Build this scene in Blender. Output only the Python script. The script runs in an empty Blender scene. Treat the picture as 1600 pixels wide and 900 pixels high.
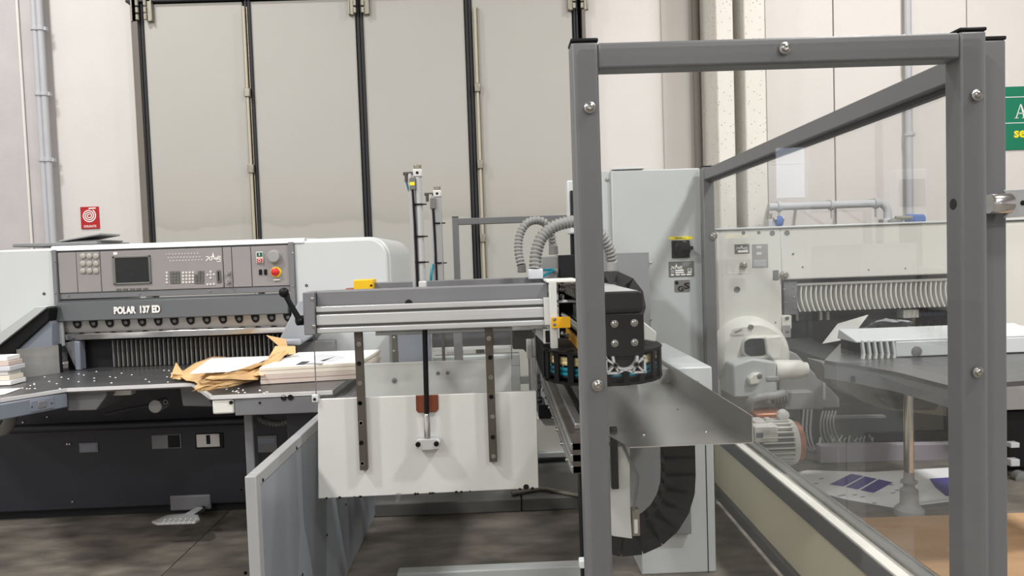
import bpy, bmesh, math, random
from mathutils import Vector, Matrix
random.seed(7)
C = bpy.context.scene.collection
SC = bpy.context.scene

# ------------------------------------------------------------------ camera
F = 1120.0                      # focal length in pixels of the 1600 px wide frame
PITCH, YAW, ROLL, EYE = math.radians(2.45), math.radians(1.07), math.radians(1.95), 1.5
fwd = Vector((math.sin(YAW)*math.cos(PITCH), math.cos(YAW)*math.cos(PITCH), -math.sin(PITCH)))
r0 = Vector((math.cos(YAW), -math.sin(YAW), 0))
u0 = r0.cross(fwd)
RT = math.cos(ROLL)*r0 - math.sin(ROLL)*u0
UP = math.cos(ROLL)*u0 + math.sin(ROLL)*r0
cam = bpy.data.objects.new('camera', bpy.data.cameras.new('camera'))
C.objects.link(cam)
cam.data.sensor_width = 36
cam.data.lens = F*36/1600
cam.data.clip_start = 0.05
cam.matrix_world = Matrix(((RT.x, UP.x, -fwd.x, 0), (RT.y, UP.y, -fwd.y, 0), (RT.z, UP.z, -fwd.z, EYE), (0, 0, 0, 1)))
SC.camera = cam

# ------------------------------------------------------------------ world, lamps, exposure
w = bpy.data.worlds.new('world'); SC.world = w; w.use_nodes = True
w.node_tree.nodes['Background'].inputs[0].default_value = (.75, .8, .85, 1)
w.node_tree.nodes['Background'].inputs[1].default_value = .6
SC.view_settings.view_transform = 'Standard'
SC.view_settings.look = 'None'
SC.view_settings.gamma = 1
SC.view_settings.use_curve_mapping = False
SC.view_settings.exposure = -0.06

def hall_lamp(x, y, e, sx=.8, sy=.35, col=(1, .985, .965)):
    l = bpy.data.lights.new('hall_lamp', 'AREA'); l.shape = 'RECTANGLE'
    l.size, l.size_y, l.energy, l.color = sx, sy, e, col
    o = bpy.data.objects.new('hall_lamp', l); o.location = (x, y, 7.2); C.objects.link(o)
for lx in (-4.6, 4.0):
    for ly, le in ((-12, 260), (-8.4, 270), (-4.6, 340), (.2, 430), (4.7, 210)):
        hall_lamp(lx, ly, le)

# ------------------------------------------------------------------ from photo to place
def ray(px, py): return fwd + (px-800)/F*RT - (py-450)/F*UP
def at(px, py, D):
    d = ray(px, py); return Vector((0, 0, EYE)) + d*(D/d.y)
def atz(px, py, z):
    d = ray(px, py); return Vector((0, 0, EYE)) + d*((z-EYE)/d.z)
def X(px, py, D): return at(px, py, D).x
def Z(px, py, D): return at(px, py, D).z

# ------------------------------------------------------------------ mesh builder
class MB:
    def __init__(s): s.v = []; s.f = []
    def add(s, vs, fs):
        n = len(s.v); s.v += [Vector(p) for p in vs]; s.f += [tuple(n+i for i in q) for q in fs]; return s
    def box(s, x0, x1, y0, y1, z0, z1):
        if x0 > x1: x0, x1 = x1, x0
        if y0 > y1: y0, y1 = y1, y0
        if z0 > z1: z0, z1 = z1, z0
        return s.add([(x0,y0,z0),(x1,y0,z0),(x1,y1,z0),(x0,y1,z0),(x0,y0,z1),(x1,y0,z1),(x1,y1,z1),(x0,y1,z1)],
                     [(0,3,2,1),(4,5,6,7),(0,1,5,4),(1,2,6,5),(2,3,7,6),(3,0,4,7)])
    def pbox(s, px0, py0, px1, py1, D, th):
        mx, my = (px0+px1)/2, (py0+py1)/2
        return s.box(X(px0, my, D), X(px1, my, D), D, D+th, Z(mx, py1, D), Z(mx, py0, D))
    def bar(s, a, b, w, h, up=(0, 0, 1)):
        a, b, up = Vector(a), Vector(b), Vector(up)
        d = (b-a).normalized()
        if abs(d.dot(up)) > .98: up = Vector((0, 1, 0))
        sd = d.cross(up).normalized(); u = sd.cross(d)
        vs = [p+sd*(w/2*i)+u*(h/2*j) for p in (a, b) for i, j in ((-1,-1),(1,-1),(1,1),(-1,1))]
        return s.add(vs, [(0,1,2,3),(7,6,5,4),(0,4,5,1),(1,5,6,2),(2,6,7,3),(3,7,4,0)])
    def sweep(s, pts, rad, n=10, cap=True):
        pts = [Vector(p) for p in pts]; m = len(pts)
        if not hasattr(rad, '__len__'): rad = [rad]*m
        t0 = (pts[1]-pts[0]).normalized()
        nr = Vector((0, 0, 1)) if abs(t0.z) < .9 else Vector((1, 0, 0))
        nr = (nr-t0*nr.dot(t0)).normalized()
        vs = []; fs = []
        for i, p in enumerate(pts):
            t = (pts[min(i+1, m-1)]-pts[max(i-1, 0)])
            if t.length > 1e-9:
                t.normalize(); nr = (nr-t*nr.dot(t)).normalized()
            else: t = t0
            t0 = t
            b = t.cross(nr)
            for k in range(n):
                a = 2*math.pi*k/n
                vs.append(p+(nr*math.cos(a)+b*math.sin(a))*rad[i])
        for i in range(m-1):
            for k in range(n):
                fs.append((i*n+k, i*n+(k+1) % n, (i+1)*n+(k+1) % n, (i+1)*n+k))
        if cap: fs += [tuple(range(n))[::-1], tuple((m-1)*n+k for k in range(n))]
        return s.add(vs, fs)
    def cyl(s, a, b, r, r1=None, n=16): return s.sweep([a, b], [r, r if r1 is None else r1], n)
    def lathe(s, a, d, prof, n=20):
        a, d = Vector(a), Vector(d).normalized()
        pts = []; rd = []
        q = Vector((0, 0, 1)) if abs(d.z) < .9 else Vector((1, 0, 0))
        q = (q-d*q.dot(d)).normalized(); b = d.cross(q)
        vs = []; fs = []; m = len(prof)
        for t, r in prof:
            for k in range(n):
                an = 2*math.pi*k/n
                vs.append(a+d*t+(q*math.cos(an)+b*math.sin(an))*max(r, 1e-5))
        for i in range(m-1):
            for k in range(n): fs.append((i*n+k, i*n+(k+1) % n, (i+1)*n+(k+1) % n, (i+1)*n+k))
        fs += [tuple(range(n))[::-1], tuple((m-1)*n+k for k in range(n))]
        return s.add(vs, fs)
    def prism(s, pts, off):
        pts = [Vector(p) for p in pts]; off = Vector(off); n = len(pts)
        return s.add(pts+[p+off for p in pts], [tuple(range(n))[::-1], tuple(range(n, 2*n))] +
                     [(i, (i+1) % n, n+(i+1) % n, n+i) for i in range(n)])
    def pprism(s, pix, D, th): return s.prism([at(a, b, D) for a, b in pix], (0, th, 0))
    def ball(s, c, r, n=14, sq=(1, 1, 1)):
        c = Vector(c); m = n//2
        vs = []; fs = []
        for i in range(1, m):
            t = math.pi*i/m
            for k in range(n):
                a = 2*math.pi*k/n
                vs.append(c+Vector((sq[0]*math.sin(t)*math.cos(a), sq[1]*math.sin(t)*math.sin(a), sq[2]*math.cos(t)))*r)
        top, bot = len(vs), len(vs)+1
        vs += [c+Vector((0, 0, r*sq[2])), c-Vector((0, 0, r*sq[2]))]
        for i in range(m-2):
            for k in range(n): fs.append((i*n+k, (i+1)*n+k, (i+1)*n+(k+1) % n, i*n+(k+1) % n))
        for k in range(n):
            fs.append((top, k, (k+1) % n)); fs.append((bot, (m-2)*n+(k+1) % n, (m-2)*n+k))
        return s.add(vs, fs)
    def build_each(s, name, m, parent, **kw):
        """every piece added to the builder becomes an object of its own"""
        par = list(range(len(s.v)))
        def find(i):
            while par[i] != i: par[i] = par[par[i]]; i = par[i]
            return i
        for f in s.f:
            for i in f[1:]: par[find(f[0])] = find(i)
        groups = {}
        for f in s.f: groups.setdefault(find(f[0]), []).append(f)
        for fs in groups.values():
            ids = sorted({i for f in fs for i in f}); mp = {i: k for k, i in enumerate(ids)}
            MB().add([s.v[i] for i in ids], [tuple(mp[i] for i in f) for f in fs]).build(name, m, parent, **kw)
    def build(s, name, m, parent=None, bevel=0, seg=2, smooth=True, kind=None, label=None, angle=35, loc=None):
        me = bpy.data.meshes.new(name)
        lo = Vector((min(p.x for p in s.v), min(p.y for p in s.v), min(p.z for p in s.v)))
        hi = Vector((max(p.x for p in s.v), max(p.y for p in s.v), max(p.z for p in s.v)))
        c = Vector(loc) if loc else Vector(((lo.x+hi.x)/2, (lo.y+hi.y)/2, lo.z if parent is None else (lo.z+hi.z)/2))
        me.from_pydata([p-c for p in s.v], [], s.f)
        bm = bmesh.new(); bm.from_mesh(me)
        bmesh.ops.recalc_face_normals(bm, faces=bm.faces); bm.to_mesh(me); bm.free()
        if smooth:
            for p in me.polygons: p.use_smooth = True
            me.set_sharp_from_angle(angle=math.radians(angle))
        me.materials.append(m)
        o = bpy.data.objects.new(name, me); C.objects.link(o)
        place(o, c, parent)
        if bevel:
            b = o.modifiers.new('bevel', 'BEVEL'); b.width = bevel; b.segments = seg
            b.limit_method = 'ANGLE'; b.angle_limit = math.radians(40); b.harden_normals = False
        if kind: o['kind'] = kind
        if label: o['label'] = label
        return o
WORLD = {}
def place(o, c, parent):
    c = Vector(c); WORLD[o.name] = c
    if parent is not None:
        o.parent = parent; o.location = c-WORLD[parent.name]
    else: o.location = c
def thing(name, loc, label, cat, group=None):
    o = bpy.data.objects.new(name, None); o.empty_display_size = .1; C.objects.link(o)
    place(o, loc, None); return tag(o, label, cat, group)
def tag(o, label, cat, group=None):
    o['label'] = label; o['category'] = cat
    if group: o['group'] = group
    return o
def struct(o): o['kind'] = 'structure'; return o
def kids(o): return [c for c in C.objects if c.parent == o]
def dup(o, delta=(0, 0, 0), parent=None):
    c = o.copy(); C.objects.link(c)
    if parent is None:
        c.location = o.location+Vector(delta); WORLD[c.name] = WORLD[o.name]+Vector(delta)
        if o.parent: c.parent = o.parent
    else:
        c.parent = parent; WORLD[c.name] = WORLD[o.name]+Vector(delta)
    for k in kids(o): dup(k, delta, c) if True else None
    return c
def spline(P, n=8):
    P = [Vector(p) for p in P]; out = []
    Q = [2*P[0]-P[1]]+P+[2*P[-1]-P[-2]]
    for i in range(1, len(Q)-2):
        for k in range(n):
            t = k/n; a, b, c, d = Q[i-1:i+3]
            out.append(.5*((2*b)+(c-a)*t+(2*a-5*b+4*c-d)*t*t+(3*b-a-3*c+d)*t**3))
    return out+[P[-1]]
def resample(P, step):
    out = [P[0].copy()]; acc = 0; last = P[0]
    for p in P[1:]:
        seg = (p-last).length
        while acc+seg >= step and seg > 1e-9:
            t = (step-acc)/seg; last = last.lerp(p, t); out.append(last.copy()); seg = (p-last).length; acc = 0
        acc += seg; last = p
    return out
def rrect(x0, z0, x1, z1, y, r, n=5, corners=(1, 1, 1, 1)):
    P = []
    for (cx, cz, a0, on) in ((x1-r, z1-r, 0, corners[0]), (x0+r, z1-r, 90, corners[1]), (x0+r, z0+r, 180, corners[2]), (x1-r, z0+r, 270, corners[3])):
        if on:
            for k in range(n+1):
                a = math.radians(a0+90*k/n); P.append((cx+r*math.cos(a), y, cz+r*math.sin(a)))
        else:
            a = math.radians(a0+45); P.append((cx+r*(1 if math.cos(a) > 0 else -1), y, cz+r*(1 if math.sin(a) > 0 else -1)))
    return P

# ------------------------------------------------------------------ materials
def lin(c): return tuple(((v/255)/12.92 if v/255 <= .04045 else ((v/255+.055)/1.055)**2.4) for v in c)+(1,)
def mat(name, rgb, rough=.5, metal=0, var=.06, scale=6, bump=0, stretch=None, spec=.5, bscale=None, coat=0):
    m = bpy.data.materials.new(name); m.use_nodes = True
    nt = m.node_tree; N = nt.nodes; L = nt.links; b = N['Principled BSDF']
    col = lin(rgb)
    b.inputs['Roughness'].default_value = rough; b.inputs['Metallic'].default_value = metal
    b.inputs['Specular IOR Level'].default_value = spec; b.inputs['Coat Weight'].default_value = coat
    tc = N.new('ShaderNodeTexCoord'); mp = N.new('ShaderNodeMapping')
    L.new(tc.outputs['Object'], mp.inputs['Vector'])
    if stretch: mp.inputs['Scale'].default_value = stretch
    nz = N.new('ShaderNodeTexNoise'); nz.inputs['Scale'].default_value = scale; nz.inputs['Detail'].default_value = 5
    L.new(mp.outputs[0], nz.inputs['Vector'])
    mx = N.new('ShaderNodeMix'); mx.data_type = 'RGBA'
    mx.inputs[6].default_value = tuple(max(0, c*(1-var*1.6)) for c in col[:3])+(1,)
    mx.inputs[7].default_value = tuple(min(1, c*(1+var*1.6)) for c in col[:3])+(1,)
    L.new(nz.outputs['Fac'], mx.inputs[0]); L.new(mx.outputs[2], b.inputs['Base Color'])
    if metal or rough < .6:
        mr = N.new('ShaderNodeMapRange'); mr.inputs[3].default_value = max(.03, rough-.08); mr.inputs[4].default_value = rough+.08
        L.new(nz.outputs['Fac'], mr.inputs[0]); L.new(mr.outputs[0], b.inputs['Roughness'])
    if bump:
        n2 = N.new('ShaderNodeTexNoise'); n2.inputs['Scale'].default_value = bscale or scale*8; n2.inputs['Detail'].default_value = 3
        L.new(mp.outputs[0], n2.inputs['Vector'])
        bp = N.new('ShaderNodeBump'); bp.inputs['Strength'].default_value = bump; bp.inputs['Distance'].default_value = .01
        L.new(n2.outputs['Fac'], bp.inputs['Height']); L.new(bp.outputs[0], b.inputs['Normal'])
    return m
def pane_mat(name, tint=(.99, .995, .995), haze=.05, gloss=1.0):
    m = bpy.data.materials.new(name); m.use_nodes = True
    nt = m.node_tree; N = nt.nodes; L = nt.links
    N.remove(N['Principled BSDF']); out = N['Material Output']
    tr = N.new('ShaderNodeBsdfTransparent'); tr.inputs[0].default_value = tint+(1,)
    gl = N.new('ShaderNodeBsdfGlossy'); gl.inputs['Roughness'].default_value = .01
    df = N.new('ShaderNodeBsdfDiffuse'); df.inputs[0].default_value = (.8, .8, .78, 1)
    fr = N.new('ShaderNodeFresnel'); fr.inputs[0].default_value = 1.49
    ml = N.new('ShaderNodeMath'); ml.operation = 'MULTIPLY'; ml.inputs[1].default_value = gloss
    L.new(fr.outputs[0], ml.inputs[0])
    tc = N.new('ShaderNodeTexCoord'); mp = N.new('ShaderNodeMapping'); mp.inputs['Scale'].default_value = (1, 1, .5)
    L.new(tc.outputs['Object'], mp.inputs[0])
    nz = N.new('ShaderNodeTexNoise'); nz.inputs['Scale'].default_value = 3; nz.inputs['Detail'].default_value = 6
    L.new(mp.outputs[0], nz.inputs['Vector'])
    mr = N.new('ShaderNodeMapRange'); mr.inputs[1].default_value = .3; mr.inputs[2].default_value = .75
    mr.inputs[3].default_value = haze*.5; mr.inputs[4].default_value = haze*1.8
    L.new(nz.outputs['Fac'], mr.inputs[0])
    a = N.new('ShaderNodeMixShader'); c = N.new('ShaderNodeMixShader')
    L.new(mr.outputs[0], a.inputs[0]); L.new(tr.outputs[0], a.inputs[1]); L.new(df.outputs[0], a.inputs[2])
    L.new(ml.outputs[0], c.inputs[0]); L.new(a.outputs[0], c.inputs[1]); L.new(gl.outputs[0], c.inputs[2])
    L.new(c.outputs[0], out.inputs['Surface'])
    return m
def emit(name, rgb, s):
    m = bpy.data.materials.new(name); m.use_nodes = True
    N = m.node_tree.nodes; N.remove(N['Principled BSDF'])
    e = N.new('ShaderNodeEmission'); e.inputs[0].default_value = lin(rgb); e.inputs[1].default_value = s
    m.node_tree.links.new(e.outputs[0], N['Material Output'].inputs[0]); return m
M = dict(
    wall=mat('painted_concrete_wall', (211, 208, 205), .85, var=.05, scale=1.3, bump=.12, bscale=30),
    wallr=mat('pale_concrete_panel', (219, 214, 210), .85, var=.05, scale=1.1, bump=.12, bscale=30),
    column=mat('grey_concrete_column', (188, 184, 185), .9, var=.08, scale=3, bump=.2, bscale=40),
    recess=mat('grey_plaster_and_shadow', (196, 190, 184), .9, var=.04, scale=2),  # also colours the painted shadow beside the column
    doorframe=mat('brown_grey_door_frame', (112, 106, 98), .55, var=.05),
    black=mat('black_plastic', (12, 12, 14), .5, var=.1, spec=.25),
    rubber=mat('black_rubber', (34, 33, 36), .65, var=.1),
    hinge=mat('old_zinc_hinge', (150, 146, 134), .45, .7, var=.15, scale=40),
    rod=mat('cream_lock_rod', (190, 182, 160), .5, .1, var=.1),
    conduit=mat('grey_pvc_conduit', (182, 183, 188), .45, var=.04),
    cable_white=mat('white_cable', (225, 222, 216), .6, var=.03),
    red=mat('red_sign', (176, 20, 30), .5, var=.05), white=mat('white_print', (238, 236, 232), .6, var=.02),
    green=mat('green_sign', (16, 122, 92), .5, var=.04), yellow=mat('yellow_paint', (232, 186, 22), .45, var=.05),
    yellow_print=mat('yellow_print', (245, 225, 40), .5, var=.02),
    machine=mat('cream_white_machine_paint', (199, 203, 204), .35, var=.02, scale=2, coat=.1),
    machine2=mat('ivory_machine_paint', (220, 219, 212), .4, var=.03, scale=2),
    panelgrey=mat('mid_grey_machine_paint', (116, 117, 120), .45, var=.03, scale=3),
    panelbeige=mat('warm_grey_control_face', (144, 140, 140), .5, var=.03, scale=4),
    coverblue=mat('blue_grey_cover_paint', (90, 93, 96), .4, var=.03, scale=3),
    bluegrey=mat('blue_grey_paint', (122, 128, 140), .4, var=.03, scale=3),
    darkbase=mat('dark_base_paint', (26, 28, 38), .5, var=.06, scale=2),
    darker=mat('soot_grey', (20, 21, 24), .6, var=.1, spec=.3),
    screen=mat('dark_screen', (28, 32, 34), .2, var=.1), key=mat('light_key', (214, 211, 206), .5, var=.02),
    keydark=mat('dark_key', (98, 97, 92), .5, var=.05), knob=mat('grey_knob', (150, 150, 150), .5, var=.03),
    rednob=mat('red_knob', (204, 40, 40), .4, var=.05), greennob=mat('green_switch', (10, 84, 66), .4, var=.05),
    steel=mat('polished_table_steel', (150, 150, 152), .22, 1, var=.1, scale=3, stretch=(1, 6, 1)),
    tabletop=mat('worn_table_steel', (112, 112, 114), .33, .75, var=.12, scale=2.5, stretch=(1, 3, 1)),
    chrome=mat('chromed_steel', (205, 205, 205), .16, 1, var=.05),
    railalu=mat('weathered_rail', (158, 158, 158), .32, .8, var=.1, scale=8),
    zinc=mat('zinc_screw', (172, 171, 168), .24, 1, var=.1),
    alu=mat('brushed_aluminium', (190, 191, 192), .38, .35, var=.06, scale=5, stretch=(.4, 40, 40)),
    plate=mat('matte_aluminium_plate', (206, 207, 203), .5, .15, var=.05, scale=3, bump=.04),
    traysteel=mat('stainless_sheet', (218, 217, 214), .3, 1, var=.06, scale=1.2, stretch=(1, 2.5, 1)),
    beam=mat('dull_knife_beam', (165, 163, 160), .35, .4, var=.08), tableedge=mat('bright_table_edge', (224, 224, 226), .35, .3, var=.04),
    darksteel=mat('burnished_rail_steel', (92, 86, 80), .42, .6, var=.1, scale=8),
    brown=mat('brown_phenolic', (112, 52, 26), .5, var=.08),
    guard=mat('grey_guard_paint', (103, 104, 106), .42, var=.03, scale=3),
    guardlight=mat('light_grey_fence_paint', (152, 153, 154), .45, var=.03, scale=3),
    strip=mat('white_plastic_strip', (224, 222, 214), .5, var=.03),
    creampanel=mat('cream_sheet_panel', (240, 232, 205), .5, var=.04, scale=2),
    galv=mat('grey_sheet_metal', (144, 149, 156), .4, .3, var=.14, scale=1.5, stretch=(1, 3, .35)),
    cabinet=mat('pale_grey_cabinet', (180, 184, 184), .45, var=.02, scale=2),
    greybox=mat('grey_sheet_box', (128, 130, 132), .45, var=.03),
    hose=mat('grey_corrugated_hose', (132, 132, 130), .5, var=.06, scale=9),
    teal=mat('teal_air_hose', (20, 120, 140), .4, var=.05), cream=mat('cream_cable', (206, 190, 140), .55, var=.06),
    paper=mat('white_paper', (240, 240, 240), .8, var=.015), ream=mat('cream_paper_edges', (232, 222, 206), .85, var=.05, scale=3, stretch=(1, 1, 90)),
    ream2=mat('pinkish_paper_edges', (206, 190, 180), .85, var=.06, scale=3, stretch=(1, 1, 90)),
    ink=mat('grey_ink', (150, 152, 158), .8, var=.05), inkdark=mat('dark_ink', (66, 68, 72), .8, var=.05),
    inkpale=mat('pale_ink', (206, 207, 212), .8, var=.03), violet=mat('violet_print', (64, 54, 142), .6, var=.1, scale=9),
    kraft=mat('kraft_paper', (208, 172, 122), .75, var=.06, scale=4),
    copper=mat('copper_guard', (190, 130, 104), .4, .5, var=.1),
    orange=mat('orange_glass', (208, 150, 20), .4, var=.08),
    label=mat('grey_label', (110, 110, 108), .5, var=.03), blue=mat('blue_coupling', (44, 92, 170), .45, var=.05),
    armpaint=mat('light_arm_paint', (150, 154, 160), .4, var=.03),
    button=mat('soft_button', (168, 164, 156), .5, var=.02),
    ply=None, floor=None,
)
def floor_mat():
    m = mat('worn_concrete_floor', (114, 109, 102), .5, var=.34, scale=.9, bump=.12, bscale=25)
    nt = m.node_tree; N = nt.nodes; L = nt.links; b = N['Principled BSDF']
    tc = N.new('ShaderNodeTexCoord'); nz = N.new('ShaderNodeTexNoise'); nz.inputs['Scale'].default_value = 4; nz.inputs['Detail'].default_value = 9
    mp = N.new('ShaderNodeMapping'); mp.inputs['Scale'].default_value = (1, 2.2, 1); mp.inputs['Rotation'].default_value = (0, 0, .5)
    L.new(tc.outputs['Object'], mp.inputs[0]); L.new(mp.outputs[0], nz.inputs['Vector'])
    cr = N.new('ShaderNodeValToRGB'); cr.color_ramp.elements[0].position = .35; cr.color_ramp.elements[0].color = (.55, .55, .55, 1)
    cr.color_ramp.elements[1].position = .75; cr.color_ramp.elements[1].color = (1.35, 1.3, 1.22, 1)
    L.new(nz.outputs['Fac'], cr.inputs[0])
    mx = N.new('ShaderNodeMix'); mx.data_type = 'RGBA'; mx.blend_type = 'MULTIPLY'; mx.inputs[0].default_value = 1
    src = b.inputs['Base Color'].links[0].from_socket
    L.new(src, mx.inputs[6]); L.new(cr.outputs[0], mx.inputs[7]); L.new(mx.outputs[2], b.inputs['Base Color'])
    return m
M['floor'] = floor_mat()
M['ply'] = mat('brown_plywood', (186, 150, 114), .6, var=.18, scale=2.2, stretch=(1, 5, 1), bump=.08)
def door_mat():
    m = mat('warm_grey_door_leaf', (180, 178, 172), .6, var=.02, scale=2)
    nt = m.node_tree; N = nt.nodes; L = nt.links; b = N['Principled BSDF']
    tc = N.new('ShaderNodeTexCoord'); wv = N.new('ShaderNodeTexWave'); wv.bands_direction = 'X'
    wv.inputs['Scale'].default_value = 1.1; wv.inputs['Distortion'].default_value = .0
    L.new(tc.outputs['Object'], wv.inputs['Vector'])
    cr = N.new('ShaderNodeValToRGB'); cr.color_ramp.elements[0].position = .0; cr.color_ramp.elements[0].color = (.4, .4, .4, 1)
    cr.color_ramp.elements[1].position = .04; cr.color_ramp.elements[1].color = (.5, .5, .5, 1)
    L.new(wv.outputs['Fac'], cr.inputs[0])
    bp = N.new('ShaderNodeBump'); bp.inputs['Strength'].default_value = .25; bp.inputs['Distance'].default_value = .01
    L.new(cr.outputs[0], bp.inputs['Height']); L.new(bp.outputs[0], b.inputs['Normal'])
    # dirty tide mark across the leaf
    sp = N.new('ShaderNodeSeparateXYZ'); L.new(tc.outputs['Object'], sp.inputs[0])
    nz = N.new('ShaderNodeTexNoise'); nz.inputs['Scale'].default_value = 1.6; nz.inputs['Detail'].default_value = 6
    L.new(tc.outputs['Object'], nz.inputs['Vector'])
    ad = N.new('ShaderNodeMath'); ad.operation = 'MULTIPLY_ADD'; ad.inputs[1].default_value = .35
    L.new(nz.outputs['Fac'], ad.inputs[0]); L.new(sp.outputs['Z'], ad.inputs[2])
    c2 = N.new('ShaderNodeValToRGB'); e = c2.color_ramp.elements
    e[0].position = 0; e[0].color = (.97, .99, .99, 1); e[1].position = 1; e[1].color = (1, 1, 1, 1)
    mr = N.new('ShaderNodeMapRange'); mr.inputs[1].default_value = TIDE-.15+.17; mr.inputs[2].default_value = TIDE+.6+.17
    L.new(ad.outputs[0], mr.inputs[0]); L.new(mr.outputs[0], c2.inputs[0])
    for p, v in ((.2, .985), (.24, .86), (.34, .93), (.6, .99)):
        q = e.new(p); q.color = (v, v*.99, v*.97, 1)
    mx = N.new('ShaderNodeMix'); mx.data_type = 'RGBA'; mx.blend_type = 'MULTIPLY'; mx.inputs[0].default_value = 1
    src = b.inputs['Base Color'].links[0].from_socket
    L.new(src, mx.inputs[6]); L.new(c2.outputs[0], mx.inputs[7]); L.new(mx.outputs[2], b.inputs['Base Color'])
    return m
WALL = 7.5
TIDE = Z(560, 318, WALL)-2.3          # height of the tide mark in the leaf's own coordinates
M['door'] = door_mat()
def speckle_mat():
    m = mat('pitted_concrete', (222, 218, 210), .9, var=.04, scale=4)
    nt = m.node_tree; N = nt.nodes; L = nt.links; b = N['Principled BSDF']
    tc = N.new('ShaderNodeTexCoord'); vo = N.new('ShaderNodeTexVoronoi'); vo.inputs['Scale'].default_value = 26
    L.new(tc.outputs['Object'], vo.inputs['Vector'])
    cr = N.new('ShaderNodeValToRGB'); cr.color_ramp.elements[0].position = .1; cr.color_ramp.elements[0].color = (.45, .42, .4, 1)
    cr.color_ramp.elements[1].position = .2; cr.color_ramp.elements[1].color = (1, 1, 1, 1)
    L.new(vo.outputs['Distance'], cr.inputs[0])
    mx = N.new('ShaderNodeMix'); mx.data_type = 'RGBA'; mx.blend_type = 'MULTIPLY'; mx.inputs[0].default_value = 1
    src = b.inputs['Base Color'].links[0].from_socket
    L.new(src, mx.inputs[6]); L.new(cr.outputs[0], mx.inputs[7]); L.new(mx.outputs[2], b.inputs['Base Color'])
    return m
M['speckle'] = speckle_mat()
M['acrylic'] = pane_mat('clear_acrylic', haze=.005, gloss=.4)
M['acrylic_side'] = pane_mat('scuffed_acrylic', haze=.010, gloss=.25)
M['clear'] = pane_mat('thin_clear_sheet', haze=.02, gloss=.8)
M['scratched'] = pane_mat('scratched_plastic', tint=(.5, .5, .5), haze=.22, gloss=.8)
M['smoked'] = pane_mat('bluish_sheet', tint=(.62, .68, .74), haze=.12, gloss=.8)

def text(body, h, wd, c, m, parent, name='lettering', bold=0.0, depth=.0012):
    """flat lettering facing the viewer side of the hall (-Y); c = centre, h = cap height, wd = width"""
    cu = bpy.data.curves.new(name, 'FONT'); cu.body = body; cu.size = 1; cu.offset = bold; cu.extrude = .001; cu.resolution_u = 3
    tmp = bpy.data.objects.new('tmp', cu); C.objects.link(tmp)
    dg = bpy.context.evaluated_depsgraph_get(); dg.update()
    me = bpy.data.meshes.new_from_object(tmp.evaluated_get(dg)); C.objects.unlink(tmp); bpy.data.objects.remove(tmp)
    xs = [v.co.x for v in me.vertices]; ys = [v.co.y for v in me.vertices]
    mb = MB(); sx = wd/(max(xs)-min(xs)); sy = h/(max(ys)-min(ys)); x0 = (max(xs)+min(xs))/2; y0 = (max(ys)+min(ys))/2
    c = Vector(c)
    mb.v = [Vector((c.x+(v.co.x-x0)*sx, c.y-(depth if v.co.z > 0 else 0), c.z+(v.co.y-y0)*sy)) for v in me.vertices]
    mb.f = [tuple(p.vertices) for p in me.polygons]
    bpy.data.meshes.remove(me)
    return mb.build(name, m, parent, smooth=False)
def bolt(mb, c, r, d=(0, -1, 0), h=None):
    """button-head screw with a washer and a hex recess"""
    h = h or r*.5
    mb.lathe(c, d, [(0, r), (h*.25, r), (h*.3, r*.72), (h*.7, r*.66), (h, r*.42), (h*.98, r*.28), (h*.5, r*.26)], 14)
    return mb
def chain(name, path, axis, w, h, pitch, parent, m, bars=True):
    """energy chain: one object for each link along path; axis = direction of the pin"""
    axis = Vector(axis).normalized(); P = resample([Vector(p) for p in path], pitch)
    for a, b in zip(P, P[1:]):
        t = (b-a).normalized(); n = axis.cross(t).normalized(); mb = MB()
        e = t*pitch*.14
        for s in (-1, 1):
            q = axis*(s*(w/2-.005)); mb.bar(a-e+q, b+e*.6+q, h, .009, axis)
            mb.bar(a+t*pitch*.25+n*(s*(h/2-.004))-axis*(w/2), a+t*pitch*.25+n*(s*(h/2-.004))+axis*(w/2), pitch*.4, .008, n)
        mb.build('link', m, parent, smooth=False)
def corrugated(name, pts, r, parent, m, pitch=.016):
    P = resample(spline(pts, 14), pitch/4); rr = []
    for i in range(len(P)): rr.append(r*(1.0 if i % 4 in (0, 1) else .72))
    return MB().sweep(P, rr, 16).build(name, m, parent, angle=60)
# ================================================================== THE HALL
W = WALL
# floor: concrete slabs with sawn joints over a dark bed
fl = struct(MB().box(-9, 12, -16, W+.1, -.12, -.012).build('floor', M['darker'], None, smooth=False))
jx = atz(310, 845, 0).x
xs = [-9, -6.0, jx, 1.55, 4.6, 8, 12]; ys = [-16, -12.5, -9, -5, -1, 2.2, 5.2, W+.1]
for i in range(len(xs)-1):
    for j in range(len(ys)-1):
        MB().box(xs[i]+.003, xs[i+1]-.003, ys[j]+.003, ys[j+1]-.003, -.012, 0).build('slab', M['floor'], fl, smooth=False)
ceil = struct(MB().box(-9, 12, -16, W+.3, 7.6, 7.7).build('ceiling', M['wall'], None, smooth=False))
struct(MB().box(-9.2, -9, -16, W+.3, 0, 7.6).build('wall_left', M['wall'], None, smooth=False))
struct(MB().box(12, 12.2, -16, W+.3, 0, 7.6).build('wall_right', M['wall'], None, smooth=False))
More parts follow.
